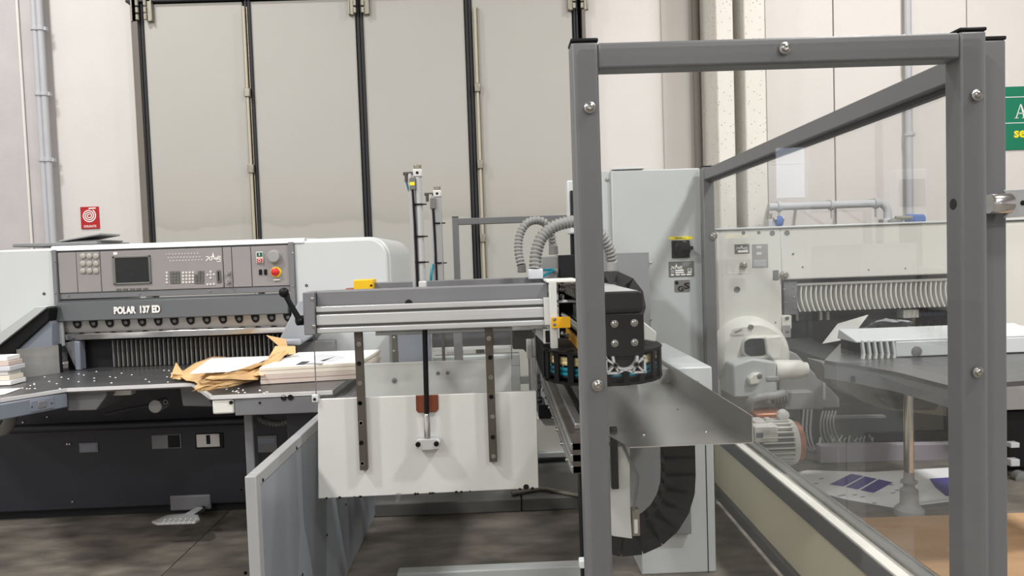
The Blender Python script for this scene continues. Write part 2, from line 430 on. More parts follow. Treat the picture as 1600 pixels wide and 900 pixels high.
# wall behind the viewer, with a daylit window
VY = 2*1.65+16
wx0, wx1 = X(1213, 268, VY), X(1262, 268, VY); wz0, wz1 = Z(1237, 310, VY), Z(1237, 228, VY)
fr = MB()
fr.box(-9, wx0, -16.2, -16, 0, 7.6).box(wx1, 12, -16.2, -16, 0, 7.6).box(wx0, wx1, -16.2, -16, 0, wz0).box(wx0, wx1, -16.2, -16, wz1, 7.6)
struct(fr.build('wall_front', M['wall'], None, smooth=False))
win = struct(MB().box(wx0+.03, wx1-.03, -16.15, -16.12, wz0+.03, wz1-.03).build('window_1', emit('daylight_pane', (225, 235, 255), 9), None, smooth=False))
mb = MB().box(wx0, wx0+.03, -16.17, -16.08, wz0, wz1).box(wx1-.03, wx1, -16.17, -16.08, wz0, wz1).box(wx0, wx1, -16.17, -16.08, wz0, wz0+.03).box(wx0, wx1, -16.17, -16.08, wz1-.03, wz1)
mb.build('window_frame', M['machine'], win, smooth=False)

# back wall: precast panels over a core, with the door opening filled by the folding door
wb = struct(MB().box(-9, 12, W+.1, W+.3, 0, 7.6).build('wall_back', M['recess'], None, smooth=False))
def wpanel(x0, x1, m, y=W, name='wall_panel', z1=7.6, z0=0):
    return MB().box(x0, x1, y, W+.1, z0, z1).build(name, m, wb, bevel=.006)
xl = X(70, 200, W); xd0 = X(214, 200, W); xd1 = X(915, 100, W)
wpanel(-9, xl-.004, M['wall']); wpanel(xl+.004, xd0, M['wall'])
xr = [xd1, X(1092, 100, W), X(1196, 100, W), X(1303, 100, W), X(1511, 60, W), X(1720, 60, W), 8.6, 12]
for i in range(len(xr)-1):
    wpanel(xr[i]+.006, xr[i+1]-.006, M['wallr'] if i != 1 else M['recess'])
# broad pilaster on the left, pitted H-shaped column on the right
MB().box(-9, X(50, 0, 7.44), 7.44, W+.02, 0, 7.6).build('pilaster', M['column'], wb, bevel=.01)
c0, c1, c2, c3 = X(1119, 60, 6.95), X(1146, 60, 6.95), X(1163, 60, 6.95), X(1196, 60, 6.95)
MB().box(c0, c1, 6.95, W+.02, 0, 7.6).build('column_flange', M['speckle'], wb, bevel=.012)
MB().box(c2, c3, 6.95, W+.02, 0, 7.6).build('column_flange', M['speckle'], wb, bevel=.012)
MB().box(c1, c2, 7.3, W+.02, 0, 7.6).build('column_web', M['recess'], wb)
# darker strip painting in the shadow the column casts on the wall
MB().box(X(1034, 60, W-.03), X(1090, 60, W-.03), W-.03, W+.02, 0, 7.6).build('shadow_strip', M['recess'], wb, bevel=.004)

# folding door
door = struct(MB().box(xd0, xd1, W+.04, W+.1, 0, 4.7).build('door_1', M['darker'], None, smooth=False))
ztop = Z(300, 3, W-.06)
def leaf(px0, px1):
    x0, x1 = X(px0, 190, W-.02), X(px1, 190, W-.02)
    o = MB().box(x0, x1, W-.06, W+.03, .04, ztop-.01).build('door_leaf', M['door'], door, bevel=.008)
    return o, x0, x1
leaves = [leaf(233, 389), leaf(400.5, 563), leaf(574.5, 731.5), leaf(743, 898)]
def seal(px, wpx):
    x0 = X(px, 190, W-.07); x1 = X(px+wpx, 190, W-.07); wdt = (x1-x0)/2
    for s in range(2):
        MB().box(x0+s*wdt+.002, x0+(s+1)*wdt-.002, W-.08, W-.0, .02, ztop).build('rubber_seal', M['rubber'], door, bevel=.008)
seal(223, 10); seal(389.7, 10.5); seal(563.5, 10.5); seal(732.2, 10.5); seal(900, 8)
for px0, px1 in ((207, 222), (908, 918)):
    MB().box(X(px0+6, 190, W-.1), X(px1+1, 190, W-.1), W-.1, W+.02, 0, ztop+.3).build('door_post', M['doorframe'], door, bevel=.006)
MB().box(xd0, xd1, W-.1, W+.04, ztop, ztop+.3).build('door_header', M['darkbase'], door, bevel=.006)
def hinge(px, py):
    x, z = X(px, py, W-.1), Z(px, py, W-.1)
    g = MB()
    for s in (-1, 1):
        g.box(x+s*.05, x+s*.10, W-.1, W-.06, z-.11, z+.11)
        g.box(x+s*.09, x+s*.105, W-.112, W-.06, z-.11, z+.11)
        for q in range(3): g.cyl((x+s*.04, W-.11, z-.1+q*.07), (x+s*.04, W-.11, z-.045+q*.07), .018, n=10)
    g.build('hinge', M['hinge'], door, bevel=.003)
hinge(221, 16); hinge(560, 5); hinge(903, -2)
def lockrod(px, py, pxb, pyb, guides):
    a, b = at(px, py, W-.1), at(pxb, pyb, W-.1)
    x = (a.x+b.x)/2
    r = MB().cyl((x, W-.1, .3), (x, W-.1, a.z), .014, n=10).build('lock_rod', M['rod'], door)
    MB().box(x+.022, x+.03, W-.085, W-.06, .3, a.z).build('lock_rail', M['hinge'], door)
    for gx, gy in guides:
        z = Z(gx, gy, W-.1)
        MB().box(x-.03, x+.03, W-.125, W-.06, z-.045, z+.045).build('rod_guide', M['hinge'], door, bevel=.008)
lockrod(381, 10, 397, 372, [(383, 145), (391, 264)])
lockrod(743, 10, 755, 420, [(744, 137), (750, 257), (753, 372)])

# ------------------------------------------------------------------ pipes, cable and signs on the wall
def conduit(pxt, pyt, pxb, pyb, D, r, label, cat, m, clamps, group=None, z0=.3, name='wall_conduit', top=None):
    a, b = at(pxt, pyt, D), at(pxb, pyb, D); x = (a.x+b.x)/2
    t = thing(name, (x, D, z0), label, cat, group)
    MB().cyl((x, D, z0), (x, D, top or 7.0), r, n=14).build('pipe', m, t)
    for cx, cy in clamps:
        z = Z(cx, cy, D)
        MB().lathe((x, D, z-.02), (0, 0, 1), [(0, r*1.05), (.004, r*1.35), (.036, r*1.35), (.04, r*1.05)], 14).box(x+r, x+r*1.9, D-.012, D+.03, z-.018, z+.018).build('pipe_clamp', M['conduit'], t)
    return t
conduit(55.5, 0, 72, 378, 7.38, .031, 'left one of the paired grey pipes running up the wall by the pilaster', 'pipe', M['conduit'], [(56, 45), (62, 147), (66, 250)])
conduit(64, 0, 80.5, 378, 7.38, .031, 'right one of the paired grey pipes running up the wall by the pilaster', 'pipe', M['conduit'], [(64, 45), (71, 147), (75, 250)])
t = conduit(27, 0, 49, 378, 7.425, .013, 'thin white cable running straight up the grey pilaster at far left', 'cable', M['cable_white'], [], name='wall_cable')
conduit(1418, 0, 1422, 345, 7.42, .034, 'grey conduit up the right wall, seen through the clear guard, above the blue coupling', 'pipe', M['conduit'], [(1419, 95), (1421, 210)])
conduit(1086, 0, 1090, 255, 7.4, .036, 'brownish grey downpipe on the wall left of the pitted column', 'pipe', M['doorframe'], [(1087, 70)], name='downpipe')
conduit(1096, 0, 1100, 250, 7.42, .022, 'slim pale conduit beside the brownish downpipe', 'pipe', M['recess'], [(1096, 110)])
conduit(1160, 0, 1162, 255, 7.2, .026, 'bright metal pipe in the channel of the pitted column', 'pipe', M['alu'], [(1160, 120)], name='downpipe')
# hydrant sign
D = W-.012
sx0, sx1 = X(126, 340, D), X(154.5, 340, D); sz0, sz1 = Z(140, 357.5, D), Z(140, 323, D)
hs = tag(MB().box(sx0, sx1, D, W, sz0, sz1).build('hydrant_sign', M['red'], None, bevel=.002), 'small square red hydrant sign with white spiral on the left wall', 'sign')
cx, cz = (sx0+sx1)/2-.006, (sz0+sz1)/2+.022; sp = []
for k in range(120):
    a = k/119*3.05*2*math.pi+.6; r = .008+.062*k/119; sp.append((cx+r*math.cos(a), D-.002, cz+r*math.sin(a)))
sp += [(cx+.085, D-.002, cz+.078)] if False else []
mb = MB()
for p, q in zip(sp, sp[1:]): mb.bar(p, q, .011, .002, (0, 1, 0))
mb.bar((cx, D-.002, cz+.073), (sx1-.025, D-.002, cz+.075), .012, .002, (0, 1, 0))
mb.build('hose_spiral', M['white'], hs, smooth=False)
text('IDRANTE', .023, .125, ((sx0+sx1)/2, D, sz0+.026), M['white'], hs, bold=.01)
# green sign at the right edge
gx0, gx1 = X(1560, 184, D), X(1690, 184, D); gz0, gz1 = Z(1592, 234, D), Z(1592, 135, D)
gs = tag(MB().box(gx0, gx1, D, W, gz0, gz1).build('green_wall_sign', M['green'], None, bevel=.002), 'green wall sign with white serif letter and yellow writing at right edge', 'sign')
mb = MB()
for py in (151.5, 192): z = Z(1592, py, D); mb.box(gx0+.01, gx1-.01, D-.002, D, z-.004, z+.004)
mb.build('ruled_lines', M['white'], gs, smooth=False)
def serifA(px, py0, py1, wpx):
    x = X(px, py1, D); s = X(px+wpx, py1, D)-x; z0, z1 = Z(px, py1, D), Z(px, py0, D); h = z1-z0
    mb = MB(); q = lambda *P: mb.prism([(x+a*s, D-.002, z0+b*h) for a, b in P], (0, .002, 0))
    q((.1, .03), (.18, .03), (.5, .95), (.46, 1)); q((.46, 1), (.54, 1), (.93, .03), (.7, .03)); q((.26, .32), (.7, .32), (.7, .38), (.26, .38))
    q((0, 0), (.34, 0), (.34, .04), (0, .04)); q((.58, 0), (1, 0), (1, .04), (.58, .04)); mb.build('letter', M['white'], gs, smooth=False)
serifA(1585, 163, 185, 20)
text('se', .075, .125, (X(1593.5, 209, D), D, Z(1593, 209.5, D)), M['yellow_print'], gs, bold=.03)

# pipe run with fittings on the right wall, above the far machine
D = 6.7
pr = thing('compressed_air_pipe', at(1300, 330, D), 'grey pipe run with a bend above the far white machine, behind the clear guard', 'pipe')
zz = Z(1300, 320, D); xx0, xx1 = X(1204, 320, D), X(1372, 320, D)
P = [(xx0-.02, D, zz), (xx1-.05, D, zz)]+[(xx1+.09*math.sin(a), D, zz-.09+.09*math.cos(a)) for a in [math.radians(v) for v in range(10, 91, 16)]]+[(xx1+.09, D, Z(1390, 345, D))]
MB().sweep(P, .036, 12).build('pipe', M['conduit'], pr)
for px in (1217, 1299, 1368):
    x = X(px, 318, D); MB().lathe((x-.02, D, zz), (1, 0, 0), [(0, .037), (.005, .05), (.035, .05), (.04, .037)], 12).box(x-.006, x+.006, D-.01, D+.01, zz-.13, zz).box(x-.015, x+.015, D, 7.49, zz+.03, zz+.045).build('pipe_clamp', M['conduit'], pr)
def valve(px0, px1, py0, py1, label):
    t = thing('air_valve', at((px0+px1)/2, py1, D), label, 'valve')
    x0, x1 = X(px0, py0, D), X(px1, py0, D); z0, z1 = Z(px0, py1, D), Z(px0, py0, D)
    MB().box(x0, x1, D-.05, D+.06, z0-.5, z0+(z1-z0)*.5).build('valve_body', M['conduit'], t, bevel=.01)
    MB().cyl((x0+.3*(x1-x0), D, z0), (x0+.3*(x1-x0), D, z1), .025, n=10).cyl(((x0+x1)/2, D-.06, z0+.05), (x1+.05, D-.06, z0+.05), .018, n=10).build('valve_stem', M['hinge'], t)
    return t, x0, x1, z0, z1
t, x0, x1, z0, z1 = valve(1377, 1410, 334, 350, 'grey valve block under the pipe bend, behind the guard')
MB().ball(((x0+x1)/2, D-.05, z0+.01), .06, sq=(1.2, .6, .7)).build('valve_wheel', M['label'], t)
c = tag(MB().cyl((X(1417, 345, D), D, Z(1417, 343, D)), (X(1442, 345, D), D, Z(1442, 343, D)), .05, n=16).box(X(1424, 340, D), X(1437, 340, D), D-.06, D+.05, Z(1430, 370, D), Z(1430, 337, D)).build('blue_coupling', M['blue'], None, bevel=.004), 'small blue pipe coupling right of the valve, above the far white machine', 'pipe fitting')
t, x0, x1, z0, z1 = valve(1198, 1212, 334, 352, 'grey valve with a blue handle at the left end of the wall pipe')
MB().ball((x1+.01, D-.06, z0+.03), .05, sq=(.8, .6, 1.1)).build('valve_handle', M['blue'], t)
# ================================================================== LEFT PAPER CUTTER
D = 4.2
TZ = .93
pc = thing('paper_cutter', (X(270, 600, D), 4.7, 0), 'big grey and white guillotine paper cutter with screen panel, on the left', 'paper cutter')
zt = Z(270, 383, D)
def front(px0, py0, px1, py1, name, m, proud=0, th=.02, bevel=.003, parent=pc, dd=D):
    return MB().pbox(px0, py0, px1, py1, dd-proud, th).build(name, m, parent, bevel=bevel)
# white side housings
z0 = Z(40, 570, D)
MB().prism(rrect(X(-6, 450, D), z0, X(85, 450, D), Z(40, 389.5, D), D, .04, corners=(0, 1, 0, 0)), (0, 1.0, 0)).build('side_housing', M['machine'], pc, bevel=.012, seg=3)
MB().prism(rrect(X(461, 450, D), Z(540, 575, D), X(607, 450, D), Z(540, 374, D), D, .11, corners=(1, 0, 0, 0), n=8), (0, 1.0, 0)).build('side_housing', M['machine'], pc, bevel=.012, seg=3)
MB().prism(rrect(X(480, 450, D+.02), Z(540, 575, D), X(612, 450, D+.03), Z(540, 371, D), D+.03, .12, corners=(1, 0, 0, 0), n=8), (0, .95, 0)).build('housing_rim', M['machine'], pc, bevel=.01)
mb = MB()
for px, py in ((69, 459), (479, 446)):
    c = at(px, py, D); mb.lathe(c, (0, -1, 0), [(-.004, .008), (.003, .008), (.003, .004), (-.002, .004)], 12)
mb.build_each('housing_screw', M['black'], pc)
# head between the housings
x0, x1 = X(84.5, 420, D), X(461, 420, D)
MB().box(x0, x1, D+.012, D+.9, Z(270, 462, D), zt-.012).build('head_frame', M['panelgrey'], pc, bevel=.006)
MB().box(x0, x1, D-.0, D+.02, Z(270, 462, D), Z(270, 452.5, D)).build('head_frame', M['panelgrey'], pc, bevel=.003)
MB().box(x0, x1, D-.0, D+.02, Z(270, 388, D), zt-.005).build('head_frame', M['panelgrey'], pc, bevel=.003)
MB().box(x0, X(91, 420, D), D-.02, D+.02, Z(270, 502, D), zt-.005).build('side_rail', M['panelgrey'], pc, bevel=.004)
MB().box(X(453, 420, D), x1, D-.02, D+.02, Z(270, 500, D), zt-.005).build('side_rail', M['panelgrey'], pc, bevel=.004)
MB().prism([(x0-.02, D-.01, zt-.012), (x0-.02, D+.02, zt+.018), (x0-.02, D+.95, zt+.03), (x0-.02, D+.95, zt-.012)], (x1-x0+.08, 0, 0)).build('top_cover', M['machine'], pc, bevel=.004)
mb = MB()
for px, py in ((86.5, 408), (86.5, 458), (457.5, 396), (457.5, 447), (107, 462), (217.5, 458.5), (328, 455)):
    mb.lathe(at(px, py, D-.021 if px in (86.5, 457.5) else D-.001), (0, -1, 0), [(0, .006), (.003, .005), (.004, .001)], 10)
mb.build_each('panel_screw', M['zinc'], pc)
# control faces
ztp, zbp = Z(270, 389, D), Z(270, 452, D)
def face(px0, px1):
    return MB().box(X(px0, 420, D), X(px1, 420, D), D-.006, D+.03, zbp, ztp).build('control_face', M['panelbeige'], pc, bevel=.002)
f1 = face(92.3, 120.2); f2 = face(121, 157.5); f3 = face(158.5, 348.7); f4 = face(350, 363); f5 = face(364, 393); f6 = face(394, 452.5)
Df = D-.006
MB().pbox(124.5, 396.5, 156, 427.5, Df-.001, .002).build('button_plate', M['panelbeige'], f2)
for i, px in enumerate((130, 140, 150.3)):
    for py in (400.3, 412, 423.3):
        c = at(px, py, Df-.001); MB().lathe(c, (0, -1, 0), [(0, .017), (.006, .016), (.009, .012), (.0095, .001)], 16).build('round_button', M['button'], f2)
# screen
sx0, sx1, sz0, sz1 = X(177, 420, Df), X(236, 420, Df), Z(206, 444, Df), Z(206, 399.5, Df)
mb = MB()
for a in ((sx0, sx0+.016, sz0, sz1), (sx1-.01, sx1, sz0, sz1), (sx0, sx1, sz0, sz0+.01), (sx0, sx1, sz1-.012, sz1)): mb.box(a[0], a[1], Df-.01, Df+.01, a[2], a[3])
sc = mb.build('screen_bezel', M['label'], f3, bevel=.003)
MB().box(sx0+.014, sx1-.008, Df-.004, Df+.004, sz0+.008, sz1-.01).build('screen', M['screen'], f3, smooth=False)
for px in (185.3, 195.6, 206.3, 216.5, 227): MB().pbox(px-3.8, 450.2-.03*(px-206)-0, px+3.8, 453-.03*(px-206), Df-.004, .01).build('soft_key', M['keydark'], f3, bevel=.001)
MB().pbox(177, 394, 183, 398, Df-.001, .002).build('round_badge', M['white'], f3)
def keys(px0, py0, nx, ny, dx, dy, s, m, name, h=.004):
    mb = MB()
    for i in range(nx):
        for j in range(ny):
            x, y = px0+i*dx, py0+j*dy-.03*i*dx
            mb.pbox(x-s/2, y-s/2, x+s/2, y+s/2, Df-h, h+.002)
    return mb.build(name, m, f3, smooth=False)
keys(260.5, 426, 1, 4, 5, 5.1, 3, M['key'], 'key_column')
MB().pbox(265.5, 424, 281.5, 443.5, Df-.002, .004).build('keypad_plate', M['keydark'], f3)
keys(268.5, 426.5, 3, 4, 4.9, 4.8, 3, M['label'], 'keypad', .005)
keys(286, 426, 4, 4, 5.1, 5, 3.2, M['key'], 'keypad')
keys(311, 425.8, 2, 4, 5.1, 5, 4.3, M['keydark'], 'keypad', .005)
keys(306.2, 430.8, 1, 3, 5, 5, 4.3, M['keydark'], 'keypad', .005)
mb = MB()
for px, py in ((329, 424.5), (324, 429.5), (329, 429), (334, 428.8), (329, 434), (324, 444.3), (329, 444), (334, 443.7)): mb.pbox(px-1.5, py-1.5, px+1.5, py+1.5, Df-.004, .006)
mb.build('arrow_keys', M['key'], f3, smooth=False)
MB().pbox(338, 422, 345, 442, Df-.006, .01).build('card_slot', M['keydark'], f3, bevel=.004)
MB().pbox(340.6, 424.5, 342.4, 439, Df-.0075, .01).build('card_slot', M['black'], f3)
mb = MB()
for j, (xa, yy) in enumerate(((260, 396.5), (263, 401.8), (266, 406.6))):
    for i in range(11): mb.pbox(xa+i*4.9-1.3, yy-.03*i*4.9-1.1+.8, xa+i*4.9+1.3, yy-.03*i*4.9+1.1+.8, Df-.002, .003)
mb.build('small_key_rows', mat('faded_key_print', (190, 183, 181), .5), f3, smooth=False)
# maker's mark: angular letters with a peak over the L
def peakmark(px0, py0, px1, py1, Dd, m, parent, tall=True):
    a, b = at(px0, py1, Dd), at(px1, py0, Dd); w_, h_ = b.x-a.x, b.z-a.z; mb = MB()
    def st(*P):
        for (u, v), (s, t_) in zip(P, P[1:]):
            mb.bar((a.x+u*w_, Dd-.001, a.z+v*h_), (a.x+s*w_, Dd-.001, a.z+t_*h_), h_*.09, .002, (0, 1, 0))
    st((.02, .55), (.14, .55), (.2, .45), (.14, .35), (.06, .2), (.0, .12)); st((.24, .5), (.24, .2), (.38, .2)); st((.3, .55), (.4, .5), (.4, .2))
    mb.prism([(a.x+.4*w_, Dd-.002, a.z+.5*h_), (a.x+.47*w_, Dd-.002, a.z+h_), (a.x+.56*w_, Dd-.002, a.z+.5*h_)], (0, .002, 0))
    st((.5, .5), (.58, .2), (.66, .5), (.72, .2), (.6, .22)); st((.76, .2), (.78, .55), (.92, .55), (.95, .42), (.82, .35), (.96, .15))
    st((.7, .02), (.95, .02))
    return mb.build('maker_mark', m, parent, smooth=False)
peakmark(322, 393.5, 345.5, 409.5, Df-.001, M['white'], f3)
for py in (426, 440):
    c = at(357.5, py, Df); MB().lathe(c, (0, -1, 0), [(0, .016), (.006, .014), (.022, .012), (.024, .001)], 14).box(c.x-.003, c.x+.003, c.y-.032, c.y, c.z-.012, c.z+.012).build('selector_knob', M['knob'], f4)
g = MB().pbox(400, 393.5, 410.5, 411, Df-.012, .016).build('power_switch', M['key'], f6, bevel=.002)
MB().pbox(401, 394.5, 409.5, 401, Df-.016, .01).build('green_button', M['greennob'], f6, bevel=.002)
MB().pbox(401, 404, 409.5, 410, Df-.016, .01).build('red_button', M['rednob'], f6, bevel=.002)
c = at(405.2, 397.7, Df-.0165); MB().box(c.x-.002, c.x+.002, c.y, c.y+.002, c.z-.008, c.z+.008).build('switch_print', M['white'], f6)
c = at(405.2, 407, Df-.0165); MB().lathe(c, (0, -1, 0), [(0, .008), (.001, .008), (.001, .005), (0, .005)], 14).build('switch_print', M['white'], f6)
c = at(429.5, 401, Df); MB().lathe(c, (0, -1, 0), [(0, .042), (.004, .042), (.005, .036), (.03, .034), (.034, .03), (.035, .001)], 24).build('round_knob', M['knob'], f6)
for px in (406.5, 414.5): MB().pbox(px-2.2, 421, px+2.2, 429.5, Df-.008, .012).build('rocker_switch', M['black'], f6, bevel=.002)
c = at(431.5, 425, Df); MB().lathe(c, (0, -1, 0), [(0, .0305), (.004, .0305), (.005, .02)], 24).build('stop_collar', M['yellow_print'], f6)
MB().lathe(c, (0, -1, 0), [(.004, .016), (.012, .016), (.014, .024), (.022, .024), (.025, .02), (.026, .001)], 20).box(c.x-.02, c.x+.02, c.y-.032, c.y-.022, c.z-.005, c.z+.005).build('stop_button', M['rednob'], f6)
c = at(433, 437, Df); MB().box(c.x-.018, c.x+.018, c.y-.01, c.y, c.z-.004, c.z+.002).build('key_flap', M['key'], f6)
# clamp cover with lettering
zc1, zc0 = Z(270, 463.5, D), Z(270, 495.5, D)
MB().prism([(X(93, 480, D), D+.012, zc1), (X(93, 480, D), D-.03, zc1-.012), (X(93, 480, D), D-.045, zc0), (X(93, 480, D), D+.05, zc0-.01)], (X(453, 480, D)-X(93, 480, D), 0, 0)).build('clamp_cover', M['coverblue'], pc, bevel=.004)
text('POLAR', .044, X(212.5, 484, D-.05)-X(178, 484, D-.05), at(195.2, 484.6, D-.046), M['white'], pc, bold=.05)
text('137', .044, X(234.5, 484, D-.05)-X(218.8, 484, D-.05), at(226.6, 483.4, D-.046), M['white'], pc, bold=.05)
text('ED', .044, X(250.3, 484, D-.05)-X(237.3, 484, D-.05), at(243.8, 482.7, D-.046), M['white'], pc, bold=.05)
# knife beam with sight holes
xk0, xk1 = X(93, 505, D), X(453, 505, D); zk1, zk0 = zc0+.004, Z(270, 515, D)
MB().prism([(xk0, D+.0, zk1), (xk0, D+.014, zk0), (xk0, D+.3, zk0), (xk0, D+.3, zk1)], (xk1-xk0, 0, 0)).build('knife_beam', M['beam'], pc, bevel=.003)
for k in range(14):
    px = 119.5+25.3*k; py = 508-.033*(px-119)-1.5
    c = at(px, py, D-.003); mb = MB(); P = []
    for q in range(9):
        a = math.radians(180+q*22.5*.75); P.append((c.x+.026*math.cos(a)+.004, c.y, c.z+.02+.046*math.sin(a)))
    P += [(c.x+.026, c.y, c.z+.02)]
    h = MB().prism(P, (0, .03, 0)).build('sight_hole', M['black'], pc)
    MB().lathe((c.x+.006, c.y-.001, c.z), (0, -1, 0), [(0, .011), (.004, .01), (.005, .006), (.002, .005)], 12).build('screw', M['label'], h)
# bright bar, dark throat with rib curtain
MB().prism([(xk0+.03, D+.005, zk0+.004), (xk0+.03, D-.01, zk0-.006), (xk0+.03, D-.006, Z(270, 526, D)), (xk0+.03, D+.08, Z(270, 528, D))], (xk1-xk0+.02, 0, 0)).build('knife_guard_bar', M['chrome'], pc, bevel=.003)
MB().box(x0, x1, D+.08, D+.12, TZ, zk0).build('throat_back', M['darker'], pc, smooth=False)
mb = MB()
for k in range(54):
    xr_ = X(176, 550, D+.05)+k*.0268
    if xr_ > X(452, 550, D): break
    mb.box(xr_, xr_+.006, D+.05, D+.09, TZ+.005, Z(270, 530, D))
mb.build('rib_curtain', M['label'], pc, smooth=False, kind='stuff')
MB().box(X(118, 560, D), X(127, 560, D), D-.01, D+.05, TZ, Z(120, 533, D)).build('throat_post', M['bluegrey'], pc, bevel=.006)
MB().pprism([(100, 536), (120, 531), (124, 575), (118, 575)], D-.0, .02).build('throat_bracket', M['panelgrey'], pc)
# tables
T = [atz(a, b, TZ) for a, b in ((-90, 640), (0, 623), (105, 606.5), (302, 598), (331, 618), (490, 611.5), (520, 610))]
P = [(p.x, p.y, TZ-.025) for p in T]+[(T[-1].x+.02, D+.1, TZ-.025), (-3.4, D+.1, TZ-.025)]
MB().prism(P, (0, 0, .025)).build('table', M['tabletop'], pc)
mb = MB()
for a, b in zip(T, T[1:]): mb.bar(a+Vector((0, -.004, -.008)), b+Vector((0, -.004, -.008)), .016, .016)
mb.build('table_edge', M['tableedge'], pc)
mb = MB(); rn = random.Random(3)
for k in range(75):
    px, py = rn.uniform(30, 420), rn.uniform(578, 612)
    if px > 320: py = rn.uniform(606, 614)
    if py > 596 and px > 300 and px < 335: continue
    if py > 602-.03*(px-105) and 105 < px < 335: continue
    p = atz(px, py, TZ); mb.lathe((p.x, p.y, TZ), (0, 0, 1), [(0, .005), (.002, .003), (.0022, .001)], 8)
mb.build('air_nozzles', M['white'], pc, kind='stuff')
# left wing fascia with a latch
def drop(a, b, z0, z1, off=0):
    n = Vector((a.y-b.y, b.x-a.x, 0)).normalized()
    if n.y > 0: n = -n
    q = [a+n*off, b+n*off, b-n*.04, a-n*.04]
    return MB().prism([(p.x, p.y, z0) for p in q], (0, 0, z1-z0))
drop(T[0], T[2], TZ-.095, TZ-.02).build('table_fascia', M['bluegrey'], pc, bevel=.006)
u = (T[2]-T[0]).normalized()
def along(px): # point on the left wing's front edge at a photo column
    for k in range(2000):
        p = T[0]+u*(k/2000*(T[2]-T[0]).length)
        q = p-Vector((0, 0, EYE)); w_ = q.dot(fwd)
        if 800+F*q.dot(RT)/w_ >= px: return p
    return T[2]
a, b = along(46), along(83); la = drop(a, b, TZ-.085, TZ-.03, .004).build('latch_plate', M['bluegrey'], pc, bevel=.003)
a, b = along(57), along(71); drop(a, b, TZ-.075, TZ-.038, .007).build('latch', M['panelgrey'], pc, bevel=.004)
for px in (49, 80):
    p = along(px); MB().lathe((p.x, p.y-.003, TZ-.06), (0, -1, 0), [(0, .005), (.003, .005), (.004, .001)], 10).build('screw', M['black'], la)
# things under the front edge
MB().prism([at(106, 609, 3.62), at(167, 607.5, 3.62), at(167, 618, 3.62), at(150, 641, 3.62), at(106, 642, 3.62)], (0, .3, 0)).build('under_box', M['panelgrey'], pc, bevel=.005)
MB().prism([at(280, 603, 3.75), at(318, 602, 3.75), at(334, 636, 3.75), at(285, 635, 3.75)], (0, .35, 0)).build('under_box', M['panelgrey'], pc, bevel=.008)
MB().pbox(168, 609, 205, 618, 3.7, .05).build('under_plate', M['machine2'], pc, bevel=.004)
c = at(243, 635, 3.8); MB().lathe(c, (0, -1, 0), [(-.1, .03), (0, .034), (.004, .034), (.006, .028), (.004, .024), (.004, .001)], 20).build('round_lamp', M['knob'], pc)
c = at(259, 628, 3.8); MB().lathe(c, (0, -1, 0), [(0, .012), (.004, .012), (.004, .007), (0, .007)], 14).build('ring_eye', M['panelgrey'], pc)
MB().sweep(spline([at(165, 648, 3.95), at(200, 640, 3.9), at(240, 632, 3.85)]), .01, 8).build('cable', M['darkbase'], pc)
a, b = at(15, 671, 4.22), at(384, 657, 4.22); MB().cyl((a.x, 4.22, a.z), (b.x, 4.22, a.z+.0), .026, n=14).build('foot_bar', M['darkbase'], pc)
MB().sweep(spline([at(-20, 676, 3.5), at(4, 672, 3.5), at(14, 662, 3.5), at(18, 645, 3.5), at(17, 632, 3.5)]), .028, 12).build('hose', M['label'], pc)
# right wing fascia
a, b, c_ = atz(331, 618, TZ), atz(365, 616.5, TZ), atz(520, 610, TZ)
drop(a, b, TZ-.085, TZ-.02, .004).build('table_fascia', M['machine2'], pc, bevel=.008)
MB().box(b.x+.004, X(498, 630, 3.2), b.y-.006, b.y+.05, TZ-.095, TZ-.02).build('table_fascia', M['panelgrey'], pc, bevel=.004)
mb = MB()
for px, py, r in ((443.5, 621.5, .013), (454, 621, .013), (406, 629.5, .005), (361, 629, .008)):
    p = at(px, py, b.y-.007); mb.lathe(p, (0, -1, 0), [(-.004, r), (.003, r), (.002, r*.7)], 14)
mb.build_each('fascia_plug', M['black'], pc)
MB().box(X(446, 640, 3.3), X(498, 640, 3.3), 3.3, 4.2, .2, TZ-.03).build('wing_body', M['darkbase'], pc, bevel=.01)
MB().box(X(383, 700, 3.35), X(397, 700, 3.35), 3.35, 3.41, 0, TZ-.09).build('table_leg', M['panelgrey'], pc, bevel=.006)
corrugated('flexible_conduit', [at(398, 650, 3.45), at(420, 660, 3.45), at(440, 661, 3.45), at(462, 654, 3.45)], .017, pc, M['label'])
# base
MB().box(-3.6, X(486, 730, 4.34), 4.34, 5.0, .06, TZ-.06).build('base', M['darkbase'], pc, bevel=.01)
MB().box(-3.5, X(486, 730, 4.4), 4.4, 5.0, 0, .06).build('plinth', M['darker'], pc)
MB().box(x0, x1, D+.12, D+.9, TZ-.1, TZ+.3).build('bed', M['darker'], pc)
MB().box(X(266, 800, 4.335), X(330, 800, 4.335), 4.332, 4.36, Z(300, 797, 4.34), Z(300, 773, 4.34)).build('pedal_cover', M['panelgrey'], pc, bevel=.01)
def plate(px0, py0, px1, py1, m, name='base_plate', p=.006): return MB().pbox(px0, py0, px1, py1, 4.34-p, .01+p).build(name, m, pc, bevel=.002)
plate(123.5, 692, 153, 707, M['panelgrey']); plate(126, 694.5, 150, 704.5, M['bluegrey'], p=.008)
plate(400, 681, 433, 707, M['panelgrey']); plate(403, 684, 430, 694, M['bluegrey'], p=.008)
plate(237, 679.5, 283, 701, M['panelgrey']); plate(262, 680, 281, 699.5, M['black'], p=.008)
s = plate(305, 677, 349, 701, M['black']); plate(307, 678.5, 343, 698.5, M['key'], 'switch_plate', .012); plate(322, 680, 328, 694, M['black'], 'switch', .016)
mb = MB()
